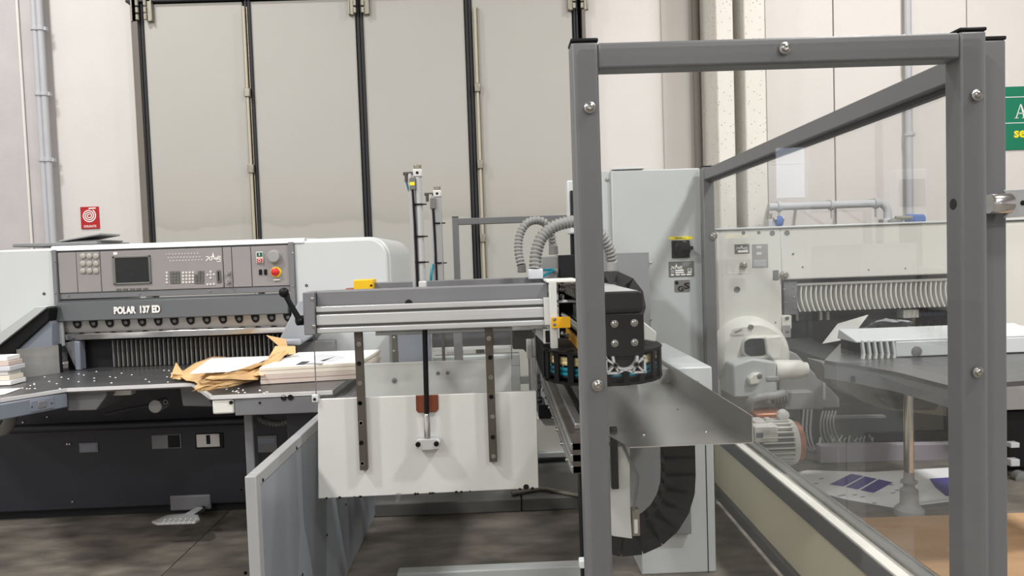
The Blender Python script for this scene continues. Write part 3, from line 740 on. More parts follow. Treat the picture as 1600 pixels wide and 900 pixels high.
for px, py in ((105, 694), (109, 694), (113.5, 784), (36, 660), (74, 652)): mb.lathe(at(px, py, 4.335), (0, -1, 0), [(0, .006), (.004, .006), (.005, .001)], 8)
mb.build_each('base_screw', M['zinc'], pc)
# treadle
zc = .12; Pd = [atz(237, 818, zc), atz(262, 808, zc), atz(290, 805.5, zc), atz(310, 808, zc), atz(313, 815, zc), atz(305, 819, zc), atz(245, 821.5, zc)]
pd = MB().prism(Pd, (0, 0, .014)).build('treadle', M['knob'], pc, bevel=.004)
MB().prism([atz(287, 807, zc+.002), atz(300, 807, zc+.002), atz(317, 795, zc+.03), atz(308, 794.5, zc+.03)], (0, 0, .012)).build('treadle_arm', M['knob'], pd, bevel=.003)
MB().bar(at(312, 795, 4.36), at(312, 797, 4.2), .05, .03).build('treadle_hinge', M['darker'], pc)
mb = MB(); rn = random.Random(5)
for i in range(7):
    for j in range(3):
        p = atz(254+i*8+j*2, 818-j*3.4-.1*i, zc+.014); mb.lathe((p.x, p.y, zc+.014), (0, 0, 1), [(0, .004), (.002, .002)], 6)
mb.build('treadle_studs', M['key'], pd, kind='stuff')
# sloping side arms of the light curtain
DA = 4.08
MB().pprism([(55, 479.5), (75.5, 478.5), (72, 481), (-6, 543), (-30, 545), (-30, 540)], DA-.02, .1).build('side_arm', M['cabinet'], pc, bevel=.003)
MB().pprism([(72, 480.5), (76, 484), (75.5, 501), (40, 533), (18, 553), (-30, 558), (-30, 543), (-6, 543)], DA, .1).build('arm_flank', M['black'], pc, bevel=.004)
MB().pprism([(75.5, 500), (81, 505), (82, 541), (18, 552), (40, 533)], DA+.02, .09).build('side_cheek', M['bluegrey'], pc, bevel=.004)
MB().pprism([(83, 500), (97, 503), (99, 541), (82, 541)], 4.17, .02).build('side_cheek', M['cabinet'], pc, bevel=.004)
D2 = 4.0
MB().pprism([(466, 470), (483, 463), (500, 500), (497, 517), (478, 533), (470, 537), (438, 538), (436, 530)], D2, .18).build('side_arm', M['armpaint'], pc, bevel=.01)
MB().pprism([(437, 530), (470, 529.5), (470, 539.5), (439, 541)], D2-.03, .08).build('arm_foot', M['armpaint'], pc, bevel=.012)
MB().pbox(463, 533, 522, 556, 4.12, .1).build('throat_side', M['greybox'], pc, bevel=.006)
# clear corner guard at the left of the table
a, b, c = atz(26, 592, TZ), atz(96, 582, TZ), atz(98, 571, TZ)
mb = MB().prism([a, b, b+Vector((0, .005, 0)), a+Vector((0, .005, 0))], (0, 0, .16))
mb.prism([b, c, c+Vector((.005, 0, 0)), b+Vector((.005, 0, 0))], (0, 0, .16))
cg = mb.build('corner_guard', M['scratched'], pc, smooth=False)
MB().bar(a, a+Vector((0, 0, .16)), .008, .012).bar(b, b+Vector((0, 0, .165)), .012, .012).build('guard_edge', M['black'], cg)

# ------------------------------------------------------------------ things lying on the cutter
# tray on top
zz = zt+.03
tr = tag(MB().box(X(36, 384, 4.6), X(165, 380, 4.6), 4.5, 4.9, zz-.0, zz+.02).build('flat_tray', M['greybox'], None, bevel=.004), 'flat grey board lying on top of the paper cutter at left', 'board')
a, b = at(96, 381.5, 4.55), at(160, 375.5, 4.55)
lp = thing('folded_tablet', (a.x, 4.55, zz+.02), 'tilted thin grey tablet-like case lying on the grey board atop the cutter', 'case')
MB().prism([(a.x, 4.52, zz+.021), (b.x, 4.52, zz+.06), (b.x, 4.52, zz+.072), (a.x, 4.52, zz+.033)], (0, .25, 0)).build('lid', M['knob'], lp, bevel=.004)
MB().box(a.x+.06, b.x+.01, 4.54, 4.78, zz+.02, zz+.03).build('body', M['label'], lp, bevel=.003)
# stack of sheets
z0 = TZ+.003; zs = 1.012
FL, FR = atz(405.5, 601, z0), atz(560, 592, z0)
BL, BR = atz(466, 551, zs), atz(594, 546.5, zs)
st = thing('paper_stack', (FL+FR)/2, 'thick square stack of cream sheets on the right table of the cutter', 'paper stack')
def quadblock(za, zb, dx, m, name, shrink=0):
    P = [Vector((p.x+dx, p.y, za)) for p in (FL, FR, BR, BL)]
    c = sum(P, Vector())/4; P = [c+(p-c)*(1-shrink) for p in P]
    return MB().prism(P, (0, 0, zb-za)).build(name, m, st, bevel=.0015)
hs_ = zs-z0
for k, (u0_, u1_, m_) in enumerate(((0, .27, 'ream2'), (.28, .55, 'ream2'), (.56, .8, 'ream'), (.81, 1, 'ream'))):
    quadblock(z0+hs_*u0_, z0+hs_*u1_, (.0, .004, -.003, .002)[k], M[m_], 'ream', (.012, .006, .004, 0)[k])
Ps = [Vector((p.x, p.y, zs+.0005)) for p in (FL, FR, BR, BL)]; cc = sum(Ps, Vector())/4
ps = tag(MB().prism([cc+(p-cc)*.985 for p in Ps], (0, 0, .0015)).build('printed_sheet', M['paper'], None), 'white sheet with small grey print lying on top of the stack', 'paper')
def onsheet(pix, m, name, parent=ps): MB().prism([atz(a, b, zs+.002) for a, b in pix], (0, 0, .0006)).build(name, m, parent, smooth=False)
onsheet([(468, 561), (503, 553), (528, 555.5), (505, 565)], M['inkpale'], 'print_block')
onsheet([(500, 564), (528, 556), (545, 557.5), (519, 565.5)], M['inkpale'], 'print_block')
onsheet([(461, 570.5), (472, 564.7), (485, 564.5), (475, 570)], M['inkdark'], 'print_block')
onsheet([(476, 570), (480, 567.2), (508, 567), (503, 569.5)], M['ink'], 'print_block')
# kraft wrapper and sheet
def sheet(c00, c10, c11, c01, n, amp, m, name, parent, seed, sag=0, th=.001):
    rn = random.Random(seed); vs = []; fs = []
    ph = [(rn.uniform(0, 6), rn.uniform(2, 7), rn.uniform(2, 7)) for _ in range(4)]
    for i in range(n+1):
        for j in range(n+1):
            u, v = i/n, j/n
            p = (c00*(1-u)*(1-v)+c10*u*(1-v)+c11*u*v+c01*(1-u)*v)
            d = sum(abs(math.sin(a+b_*u*1.7+c*v*1.3)) for a, b_, c in ph)/4-.4
            e = min(1, 6*min(u, 1-u, v, 1-v)+.35)
            p = p+Vector((rn.uniform(-.3, .3)*amp, rn.uniform(-.3, .3)*amp, d*amp*e+rn.uniform(0, .25)*amp+sag*math.sin(math.pi*u)*math.sin(math.pi*v)))
            p.z = max(p.z, TZ+.004); vs.append(p)
    for i in range(n):
        for j in range(n):
            a = i*(n+1)+j; fs += [(a, a+1, a+n+2), (a, a+n+2, a+n+1)]
    o = MB().add(vs, fs).build(name, m, parent, angle=25)
    s_ = o.modifiers.new('thickness', 'SOLIDIFY'); s_.thickness = th
    return o
kw = thing('kraft_wrapper', atz(370, 590, TZ), 'torn and crumpled brown kraft wrapping paper on the cutter table', 'wrapping paper')
sheet(atz(272, 587, .945), atz(312, 604, .938), atz(450, 572, .98), atz(330, 557, .96), 9, .035, M['kraft'], 'paper_layer', kw, 1)
sheet(atz(300, 614, .955), atz(330, 613, .94), atz(404, 596, .945), atz(318, 594, 1.0), 7, .03, M['kraft'], 'paper_layer', kw, 2)
sheet(atz(318, 594, 1.0), atz(404, 596, .95), atz(452, 553, 1.0), atz(400, 576, 1.0), 7, .035, M['kraft'], 'paper_layer', kw, 3)
sheet(atz(390, 588, .97), atz(408, 590, .97), atz(462, 544, 1.05), atz(424, 556, 1.03), 6, .03, M['kraft'], 'paper_layer', kw, 4)
sheet(atz(266, 592, .945), atz(272, 585, .97), atz(292, 588, .945), atz(282, 594, .94), 4, .012, M['kraft'], 'torn_corner', kw, 6)
MB().prism([atz(266, 590, .95), atz(275, 566, 1.0), atz(290, 588, .95)], (0, .002, 0)).build('torn_corner', M['kraft'], kw)
MB().prism([at(416, 524, 3.95), at(446, 530, 3.9), at(452, 551, 3.85), at(438, 543, 3.9)], (0, .002, .001)).build('torn_corner', M['kraft'], kw)
MB().prism([at(430, 541, 3.9), at(461, 541, 3.8), at(462, 553, 3.75), at(420, 558, 3.8)], (0, .004, .001)).build('torn_corner', M['kraft'], kw)
s_ = sheet(atz(296, 584, 1.0), atz(370, 581, 1.005), atz(432, 556, 1.01), atz(330, 560, 1.01), 6, .008, M['paper'], 'loose_sheet', None, 8, .01)
tag(s_, 'white sheet lying in the opened brown wrapping paper', 'paper')
# papers at the left edge
def pile(px0, py0, px1, py1, Dp, label, n):
    t = thing('paper_pile', at((px0+px1)/2, py1, Dp), label, 'paper stack')
    x0_, x1_ = X(px0, py0, Dp), X(px1, py0, Dp); za, zb = TZ+.003, Z(px1, py0, Dp)
    for k in range(n):
        MB().box(x0_+.01*(k % 2), x1_-.012*((k*7) % 3), Dp+.01*(k % 3), Dp+.12, za+(zb-za)*k/n, za+(zb-za)*(k+.93)/n).build('sheet_bundle', M[('paper', 'ream', 'paper', 'inkpale', 'ream2')[k % 5]], t, bevel=.002)
    return t
pile(-60, 557, 14, 596, 3.7, 'pile of papers at the left edge behind the clear corner guard', 6)
tag(MB().prism([atz(-40, 610, TZ+.002), atz(34, 606.5, TZ+.002), atz(8, 616, TZ+.002), atz(-40, 624, TZ+.002)], (0, 0, .001)).build('loose_sheet', M['paper'], None), 'white sheet on the cutter table corner at the left edge', 'paper')
# ================================================================== UNLOADING GRIPPER (hangs from the axis at its right)
D = 2.6
ug = thing('stack_gripper', (X(668, 600, D), D+.25, Z(668, 772, D)), 'aluminium cross beam with hanging plate, rails and cylinders in the centre', 'gripper')
bx0, bx1 = X(493.5, 490, D), X(850, 490, D)
def zb(dy): return Z(672, 476-.0+dy, D)        # heights on the beam, measured at its middle
zprof = [(-3.5, 5), (9, 26), (30, 39.5)]
mb = MB().box(bx0, bx1, D+.012, D+.1, Z(672, 514.5, D), Z(672, 473, D))
mb.build('beam_core', M['label'], ug)
for (a, b) in ((473, 482), (486, 502.5), (506.5, 515)):
    MB().box(bx0, bx1, D, D+.03, Z(672, b, D), Z(672, a, D)).build('beam_flange', M['alu'], ug, bevel=.003)
MB().box(bx0, X(857, 480, D), D+.02, D+.06, Z(672, 474, D), Z(672, 450, D)).build('beam_cover', M['panelgrey'], ug, bevel=.003)
MB().box(bx0, X(857, 480, D), D+.06, D+.14, Z(672, 452.5, D), Z(672, 450, D)).build('beam_cover', M['panelgrey'], ug)
ep = MB().box(X(475, 490, D), bx0-.002, D-.01, D+.12, Z(484, 523, D), Z(484, 456.5, D)).build('end_plate', M['panelgrey'], ug, bevel=.003)
mb = MB()
for px, py in ((488.5, 467.5), (490.5, 510)): bolt(mb, at(px, py, D-.01), .008)
mb.build_each('end_screw', M['zinc'], ep)
# clamp lever with ball
a, b = at(468.5, 501, D-.0), at(443.5, 457, D-.03)
lv = MB().sweep([a, b], [.011, .009], 12).build('clamp_lever', M['darker'], ug)
MB().ball(b, .018).build('lever_ball', M['black'], lv)
MB().lathe(at(477, 500, D+.02), (-1, 0, -.05), [(0, .018), (.03, .018), (.034, .012)], 16).ball(a, .014).build('lever_hub', M['black'], lv)
c = at(638.5, 474, D+.015); MB().lathe(c, (0, -1, 0), [(0, .014), (.006, .012), (.008, .001)], 14).build('stop_knob', M['black'], ug)
# right end: joint plate, bracket, yellow flag
MB().box(bx1, X(860.5, 488, D), D-.004, D+.1, Z(856, 508, D), Z(856, 465, D)).build('joint_plate', M['plate'], ug, bevel=.002)
MB().box(X(859, 500, D), X(870.5, 500, D), D-.02, D+.02, Z(865, 559, D), Z(865, 440, D)).build('carriage_bracket', M['plate'], ug, bevel=.003)
MB().box(X(856, 500, D), X(905, 500, D), D-.02, D+.2, Z(878, 441, D), Z(878, 437, D)).build('carriage_top', M['machine2'], ug, bevel=.002)
MB().box(X(859, 558, D), X(897, 558, D), D-.01, D+.2, Z(878, 561, D), Z(878, 556.5, D)).build('carriage_bottom', M['plate'], ug, bevel=.002)
MB().pbox(849, 514, 860, 537, D+.02, .1).build('bracket_tube', M['plate'], ug, bevel=.002)
MB().pbox(852.5, 517, 859, 535, D+.012, .01).build('bracket_hole', M['black'], ug)
MB().pprism([(829, 515), (851, 514), (852, 538)], D+.06, .015).build('gusset', M['cabinet'], ug)
yf = MB().box(X(860.5, 503, D), X(890, 503, D), D-.03, D-.024, Z(872, 511.5, D), Z(872, 494.5, D)).build('yellow_flag', mat('yellow_bracket_paint', (236, 176, 14), .45), ug, bevel=.001)
mb = MB()
for py in (499, 507): bolt(mb, at(866.5, py, D-.03), .0065)
mb.build_each('flag_screw', M['zinc'], yf)
MB().pbox(874, 443, 905, 556, D+.55, .02).build('carriage_plate', M['black'], ug, bevel=.002)
mb = MB()
for px, py in ((877.5, 452), (878, 444), (879, 521), (886, 524), (878, 463)): mb.lathe(at(px, py, D+.16), (0, -1, 0), [(0, .009), (.03, .009), (.034, .006), (.05, .006), (.052, .001)], 12)
mb.build_each('roller_bolt', M['zinc'], ug)
MB().pbox(872, 470, 903, 473, D+.1, .08).build('carriage_shelf', M['plate'], ug, bevel=.002)
# hanging plate
DP = 2.66
px_ = MB().prism([at(496.5, 623.5, DP), at(838, 610.5, DP), at(842, 763, DP), at(497, 779.5, DP)], (0, .015, 0)).build('push_plate', M['plate'], ug, bevel=.003)
mb = MB(); rn = random.Random(11)
for k in range(16):
    px = rn.uniform(500, 838); py = 779.5-16.5*(px-497)/345; c = at(px, py-.3, DP-.001)
    r = rn.uniform(.003, .006); mb.lathe(c, (0, -1, 0), [(-.017, r), (.0005, r)], 7)
for px in (822,): mb.lathe(at(px, 761, DP-.001), (0, -1, 0), [(-.017, .011), (.0005, .011)], 8)
mb.build('edge_chips', M['darker'], px_, kind='stuff')
c = at(290+200, 624, DP-.01)
MB().pbox(487, 617, 497, 629, DP-.01, .03).build('plate_clip', M['machine'], px_, bevel=.003)
c = at(491.5, 624, DP-.011); MB().lathe(c, (0, -1, 0), [(0, .006), (.003, .005)], 10).build('plate_screw', M['black'], px_)
MB().prism([atz_ for atz_ in (at(618, 771, DP), at(627, 770, DP), at(625, 782, DP), at(618, 786, DP))], (0, .004, 0)).build('torn_tape', M['clear'], px_)
# clear sheet above the plate
cs = MB().prism([at(490, 524, DP), at(835.5, 512, DP), at(838, 611, DP), at(494, 621, DP)], (0, .004, 0)).build('clear_sheet', M['clear'], ug, smooth=False)
mb = MB().bar(at(490.5, 523, DP+.002), at(494, 622, DP+.002), .003, .005, (0, 1, 0)).bar(at(835.5, 513, DP+.002), at(838.5, 611, DP+.002), .004, .005, (0, 1, 0))
mb.build_each('sheet_edge', M['label'], cs)
# guide rails
def rail(pa, pb, wpx, holes, Dr):
    a, b = at(*pa, Dr), at(*pb, Dr); w_ = X(pa[0]+wpx, pa[1], Dr)-a.x
    r = MB().box((a.x+b.x)/2-w_/2, (a.x+b.x)/2+w_/2, Dr, Dr+.028, b.z, a.z).build('guide_rail', M['darksteel'], ug, bevel=.002)
    for k, (hx, hy) in enumerate(holes):
        c = at(hx, hy, Dr-.0005); MB().lathe(c, (0, -1, 0), [(-.002, .0085), (.001, .0085), (.0012, .006), (-.0005, .006)], 12).build('rail_hole' if k % 2 else 'rail_screw', M['black'] if k % 2 else M['zinc'], r)
rail((559.5, 516), (567.5, 735), 12, [(561, 538), (561, 568), (562.5, 599), (562.5, 630), (564, 661), (564.5, 692), (566, 724)][::-1], DP-.03)
rail((763, 508), (771, 722), 12.5, [(764, 529), (766, 558.5), (767, 590), (767.5, 620), (769.5, 651), (770, 683), (771, 713)][::-1], DP-.03)
# rod, sleeve, clamp block, brown pad
MB().pprism([(649.5, 618), (684.5, 617), (685, 640), (681, 644), (653, 645), (650, 641)], DP-.008, .008).build('brown_pad', M['brown'], ug, bevel=.002)
a, b = at(661.5, 512, DP-.035), at(667, 650, DP-.035)
MB().cyl((a.x+.005, a.y, a.z), (b.x, b.y, b.z), .0095, n=14).build('piston_rod', M['black'], ug)
a, b = at(666.8, 645, DP-.035), at(668, 690, DP-.035)
MB().lathe(b, a-b, [(0, .0125), ((a-b).length*.93, .0125), ((a-b).length, .008)], 18).build('rod_sleeve', M['chrome'], ug)
cb = MB().pprism([(648.5, 692), (652, 687), (683, 686), (688, 690), (687, 701), (676, 703), (660, 704), (650, 701)], DP-.05, .05).build('clamp_block', M['alu'], ug, bevel=.002)
mb = MB()
for px, py in ((653.2, 694.5), (681.8, 693.5)): mb.lathe(at(px, py, DP-.051), (0, -1, 0), [(-.001, .0095), (.003, .0095), (.003, .005), (0, .005)], 14)
mb.build_each('clamp_screw', M['black'], cb)
# rear beam, rear plate and its clear sheet
DR = 3.1
MB().pbox(583, 437, 858, 448, DR, .06).build('rear_beam', M['panelgrey'], ug, bevel=.003)
MB().box(X(583, 440, DR), X(858, 440, DR), DR, DR+.06, Z(720, 520, DR), Z(720, 452, DR)).build('rear_beam', M['alu'], ug, bevel=.003)
yb = MB().pbox(552.5, 437, 582.5, 460, DR-.04, .1).build('yellow_end_box', M['yellow'], ug, bevel=.004)
c = at(580, 446, DR-.041); MB().lathe(c, (0, -1, 0), [(0, .005), (.003, .004), (.004, .001)], 10).build('box_screw', M['black'], yb)
MB().pprism([(540, 450.5), (553, 450), (553, 454), (540, 454)], DR-.03, .05).build('orange_lip', M['copper'], yb)
for px in (596, 846): MB().box(X(px, 440, DR), X(px+10, 440, DR), D+.1, DR+.02, Z(px, 470, DR), Z(px, 450, DR)).build('beam_tie', M['panelgrey'], ug, bevel=.003)
rp = MB().prism([at(569, 568.5, DR), at(799, 560, DR), at(801, 700, DR), at(566, 700, DR)], (0, .012, 0)).build('rear_plate', M['plate'], ug, bevel=.002)
mb = MB()
for px, py, r in ((616.5, 594.5, .0115), (684.5, 583, .0085), (699.5, 582.5, .0085)): bolt(mb, at(px, py, DR), r)
mb.build_each('rear_screw', M['label'], rp)
cs = MB().prism([at(569, 515, DR), at(799, 507, DR), at(799.5, 560, DR), at(569, 568, DR)], (0, .004, 0)).build('clear_sheet', M['clear'], ug, smooth=False)
MB().bar(at(799, 508, DR), at(799.5, 561, DR), .004, .006, (0, 1, 0)).build('sheet_edge', M['label'], cs)
# pair of upright pneumatic cylinders standing on the beams
def cylinder(pt, pb, Dc, r, rl, ties, label_yellow, round_body):
    a, b = at(*pt, Dc), at(*pb, Dc); x = (a.x+b.x)/2
    cy = MB()
    if round_body: cy.cyl((x, Dc, b.z), (x, Dc, a.z), r, n=20)
    else: cy.box(x-r, x+r, Dc-r, Dc+r, b.z, a.z)
    cy = cy.build('cylinder_barrel', M['alu'] if round_body else M['knob'], ug, bevel=0 if round_body else .004)
    MB().box(x-r*1.12, x+r*1.12, Dc-r*1.12, Dc+r*1.12, a.z, a.z+r*2).build('cylinder_head', M['plate'], cy, bevel=.004)
    MB().box(x-r*1.12, x+r*1.12, Dc-r*1.12, Dc+r*1.12, b.z-.01, b.z+.02).build('cylinder_foot', M['plate'], cy, bevel=.004)
    MB().cyl((x, Dc, a.z+r*2), (x, Dc, a.z+r*3.1), r*.98, n=18).build('cylinder_cap', M['hinge'], cy, bevel=.002)
    MB().lathe((x, Dc-r*1.12, a.z+r), (0, -1, 0), [(0, r*.36), (.001, r*.36)], 12).build('head_screw', M['black'], cy)
    MB().box(x-r*2.3, x-r*1.5, Dc-.01, Dc+.01, b.z-.01, a.z+r*.9).build('sensor_strip', M['alu'], cy, bevel=.001)
    MB().cyl((x-r*1.2, Dc, a.z+r), (x-r*3.6, Dc, a.z+r), r*.4, n=10).cyl((x-r*2.9, Dc, a.z+r), (x-r*2.9, Dc, a.z-r*1.1), r*.42, n=10).build('elbow_fitting', M['darksteel'], cy)
    hb = MB().box(x-r*2.0, x-r*.5, Dc-r*1.5, Dc-r*.9, a.z-r*3.2, a.z-r*.2).build('sensor', M['label'], cy, bevel=.002)
    if label_yellow: MB().box(x-r*1.95, x-r*.7, Dc-r*1.53, Dc-r*1.5, a.z-r*2.1, a.z-r*1.3).build('yellow_tag', M['yellow_print'], hb)
    MB().sweep(spline([(x-r*1.3, Dc-r*1.1, a.z-r*3), (x-r*1.15, Dc-r*1.1, a.z-r*8), (x-r*1.05, Dc-r*1.05, (a.z+b.z)/2), (x-r*1.0, Dc-r*1.0, b.z)]), r*.3, 8).build('sensor_cable', M['black'], cy)
    if label_yellow: MB().sweep(spline([(x-r*2.9, Dc, a.z-r), (x-r*2.5, Dc+.005, a.z-r*3), (x-r*1.9, Dc+.02, a.z-r*6), (x-r*1.6, Dc+.03, b.z)]), r*.22, 8).build('air_hose', M['teal'], cy)
    else: MB().sweep(spline([(x-r*1.6, Dc+.03, b.z+.12), (x-r*2.3, Dc-.03, b.z+.06), (x-r*2.7, Dc-.03, b.z-.01)]), r*.4, 8).build('air_hose', M['teal'], cy)
    for tz in ties:
        z = Z(pt[0], tz, Dc); MB().lathe((x-r*.2, Dc, z), (0, 0, 1), [(0, r*1.3), (.006, r*1.3)], 14).box(x+r, x+r*2, Dc-r*1.1, Dc-r*.8, z, z+.005).build('cable_tie', M['black'], cy)
cylinder((653, 277, ), (659.5, 447), 2.8, .0155, 0, (321, 371, 411), True, True)
cylinder((684.5, 308.5), (688, 445), 3.14, .0155, 0, (350, 412), False, False)

# ================================================================== LONG AXIS running away from the viewer
DA = 2.2
ax = thing('linear_axis', (.38, 3.4, 1.1), 'long black and silver linear axis running backwards, four bolts on its end', 'machine axis')
x0, x1 = X(944, 520, DA), X(1006, 520, DA)
zc0, zc1, zt_ = Z(975, 556, DA), Z(975, 490.5, DA), Z(975, 456, DA)
MB().box(x0+.004, x1-.004, DA+.03, 5.0, Z(975, 557, DA), zt_-.006).build('axis_body', M['alu'], ax, bevel=.004)
MB().box(x0-.003, x0+.006, DA+.05, 5.0, zc1-.02, zc1+.015).build('side_slot', M['black'], ax)
MB().prism(rrect(x0, zc1+.002, x1, zt_, DA, .012), (0, .05, 0)).build('end_cap', M['black'], ax, bevel=.004)
MB().box(x0+.003, x1-.003, DA+.05, 5.0, zt_-.02, zt_).build('cover_band', M['alu'], ax, bevel=.004)
ep = MB().box(x0, x1, DA-.004, DA+.03, zc0, zc1).build('end_plate', M['black'], ax, bevel=.002)
for px, py in ((960, 506), (991, 504.5), (960.5, 536.5), (991.5, 535)):
    bolt(MB(), at(px, py, DA-.004), .0118).build('bolt', M['zinc'], ep)
# die-cast profile end under the plate
zf0 = Z(975, 583, DA); mb = MB(); xm = (x0+x1)/2; hw = (x1-x0)/2; hh = zc0-zf0
y_ = DA+.0
def fb(u0_, v0, u1_, v1, w_=.006): mb.bar((xm+u0_*hw, y_, zf0+v0*hh), (xm+u1_*hw, y_, zf0+v1*hh), w_, .03, (0, 1, 0))
for k in range(8):
    a0, a1 = math.pi+k*math.pi/8, math.pi+(k+1)*math.pi/8
    fb(.62*math.cos(a0), 1+.78*math.sin(a0), .62*math.cos(a1), 1+.78*math.sin(a1), .007)
for s in (-1, 1):
    fb(s*.97, 1, s*.97, 0); fb(s*.97, .06, s*.4, .06); fb(s*.4, .06, s*.1, .2); fb(s*.55, .55, s*.97, .9); fb(s*.55, .5, s*.9, .1); fb(s*.5, .4, s*.35, .08)
mb.build('profile_end', M['alu'], ax)
mb = MB()
for s in (-1, 1): mb.lathe((xm+s*.52*hw, y_-.016, zf0+.52*hh), (0, -1, 0), [(0, .009), (.003, .009), (.003, .005), (0, .005)], 14)
mb.build_each('screw_boss', M['darksteel'], ax)
MB().box(x0+.01, x1-.01, DA+.02, DA+.06, zf0, zc0).build('axis_foot', M['darker'], ax)
# guide rod and toothed rail on the left flank
xs_ = x0-.035
MB().box(xs_, x0+.01, DA+.12, 5.0, 1.335, 1.375).build('tooth_rail', M['darksteel'], ax, bevel=.003)
mb = MB()
for k in range(40): y = DA+.15+k*.06; mb.box(xs_-.003, xs_+.002, y, y+.02, 1.342, 1.368)
mb.build('rail_teeth', M['zinc'], ax, kind='stuff')
MB().cyl((xs_, DA+.1, 1.24), (xs_, 5.0, 1.24), .018, n=14).build('guide_shaft', M['chrome'], ax)
MB().box(xs_-.006, x0+.01, DA+.08, DA+.12, 1.1, 1.3).build('shaft_block', M['darksteel'], ax, bevel=.003)
MB().box(xs_-.01, xs_, DA+.3, 3.0, 1.12, 1.2).build('switch_strip', M['orange'], ax, bevel=.002)
MB().prism([at(1006, 503, 2.35), at(1026, 519, 2.35), at(1025, 534, 2.35), at(1006, 531, 2.35)], (0, .1, 0)).build('side_bracket', M['plate'], ax, bevel=.004)
# lower longitudinal beam under it
lb = thing('lower_rail', (.26, 3.4, .86), 'silver slotted rail running backwards at the right of the hanging plate', 'rail')
zr0, zr1 = Z(900, 740, 2.15), Z(900, 690, 2.15)
xa, xb = X(893, 740, 2.15), X(930, 740, 2.15)
MB().box(xa+.006, xb, 2.15, 5.0, zr0, zr1).build('rail_core', M['darksteel'], lb)
for k in range(3):
    MB().box(xa, xb+.002, 2.15, 5.0, zr0+(zr1-zr0)*(k*.36), zr0+(zr1-zr0)*(k*.36+.24)).build('rail_flange', M['railalu'], lb, bevel=.002)
MB().box(xa+.03, xa+.06, 2.3, 5.0, zr1, zr1+.02).build('runner', M['railalu'], lb, bevel=.003)
MB().box(xb+.01, xb+.05, 2.3, 5.0, zr1-.03, zr1+.03).build('outer_rail', M['railalu'], lb, bevel=.003)
mb = MB()
for k in range(14):
    y = 2.25+k*.2; mb.lathe((xa, y, zr0+.015), (-1, 0, 0), [(0, .007), (.008, .006), (.009, .001)], 8)
mb.build('rail_bolts', M['zinc'], lb, kind='stuff')
MB().box(X(907, 800, 2.18), X(922, 800, 2.18), 2.18, 2.24, 0, zr0).build('post', M['black'], lb, bevel=.003)
MB().box(xb-.03, xb, 4.93, 4.98, Z(870, 652, 4.9), zr0).build('post', M['black'], lb, bevel=.003)
MB().pbox(905.5, 876, 916, 889, 2.14, .03).build('foot_clip', M['machine'], lb, bevel=.004)

# ================================================================== ENERGY CHAINS AND HOSES
cx, cy, R = .37, 2.62, .19
zl, zh_ = Z(960, 600, 2.45), Z(960, 548, 2.45)
ec = thing('energy_chain', (cx, cy, zl), 'black flat-lying energy chain loop with teal hoses inside, under the axis end', 'cable chain')
path = [Vector((cx-R, cy+1.7-k*.05, (zl+zh_)/2)) for k in range(34)]+[Vector((cx-R*math.cos(t), cy-R*math.sin(t), (zl+zh_)/2)) for t in [math.radians(v) for v in range(0, 181, 5)]]+[Vector((cx+R, cy+k*.05, (zl+zh_)/2)) for k in range(1, 16)]
chain('energy_chain', path, (0, 0, 1), zh_-zl, .055, .058, ec, M['black'])
for k, m_ in ((.28, 'teal'), (.42, 'teal'), (.2, 'darker'), (.62, 'cream'), (.74, 'cream')):
    q = [Vector((p.x, p.y, zl+(zh_-zl)*k)) for p in path]
    MB().sweep(q, .008 if m_ != 'cream' else .009, 8).build('hose', M[m_], ec)
MB().prism([(cx-R+.03-.0, cy+.3, zh_-.004), (cx+R-.03, cy+.3, zh_-.004)]+[(cx+(R-.03)*math.cos(t), cy-(R-.03)*math.sin(t), zh_-.004) for t in [math.radians(v) for v in range(0, 181, 12)]], (0, 0, -.004)).build('chain_guide', M['darker'], ec)
# hanging chain
Dc = 2.5
hc = thing('energy_chain', at(1000, 880, Dc), 'black hanging energy chain bent into a U below the steel tray', 'cable chain')
cc = at(978, 752, Dc); R = X(1064, 752, Dc)-cc.x
path = [Vector((cc.x+R, Dc+.04, Z(1064, 690, Dc)+.0-k*.01)) for k in range(int((Z(1064, 690, Dc)-cc.z)/.01))]
path += [Vector((cc.x+R*math.cos(t), Dc+.04, cc.z-R*1.12*math.sin(t))) for t in [math.radians(v) for v in range(0, 136, 4)]]
chain('energy_chain', path, (0, 1, 0), .075, .108, .06, hc, M['black'])
mb = MB()
for k in range(3): mb.sweep([p+Vector((0, 0, 0))+((p-cc).normalized()*(-.03+.03*k) if p.z < cc.z else Vector((-.03+.03*k, 0, 0))) for p in path], .01, 8)
mb.build('hose', M['darker'], hc)
# sensor plate inside the loop
spl = thing('sensor_plate', at(975, 830, 2.42), 'pale plate with a small sensor and cable behind the guard post', 'sensor')
MB().pprism([(930, 697), (984, 697), (985, 800), (988, 842), (958, 838), (930, 820)], 2.42, .012).build('plate', M['plate'], spl, bevel=.002)
sn = MB().pbox(988, 796, 1000, 838, 2.42, .03).build('sensor', M['hinge'], spl, bevel=.003)
MB().pbox(991, 812, 997, 834, 2.415, .01).build('sensor_face', M['key'], sn, bevel=.002)
MB().pbox(955, 668, 966, 765, 2.4, .02).build('black_strip', M['black'], spl, bevel=.003)
MB().sweep(spline([at(967, 680, 2.41), at(985, 722, 2.41), at(996, 745, 2.41), at(994, 770, 2.41), at(990, 798, 2.41)]), .005, 8).build('cable', M['label'], spl)
# vertical chain behind the axis cap
vc = thing('energy_chain', at(975, 445, 2.95), 'small black energy chain arching over the top of the axis, behind the cap', 'cable chain')
c0_ = at(953, 476, 2.95)
path = [Vector((c0_.x+.115*math.cos(t), 2.95, c0_.z+.115*math.sin(t))) for t in [math.radians(v) for v in range(-60, 181, 6)]]
chain('energy_chain', path, (0, 1, 0), .09, .05, .055, vc, M['rubber'])
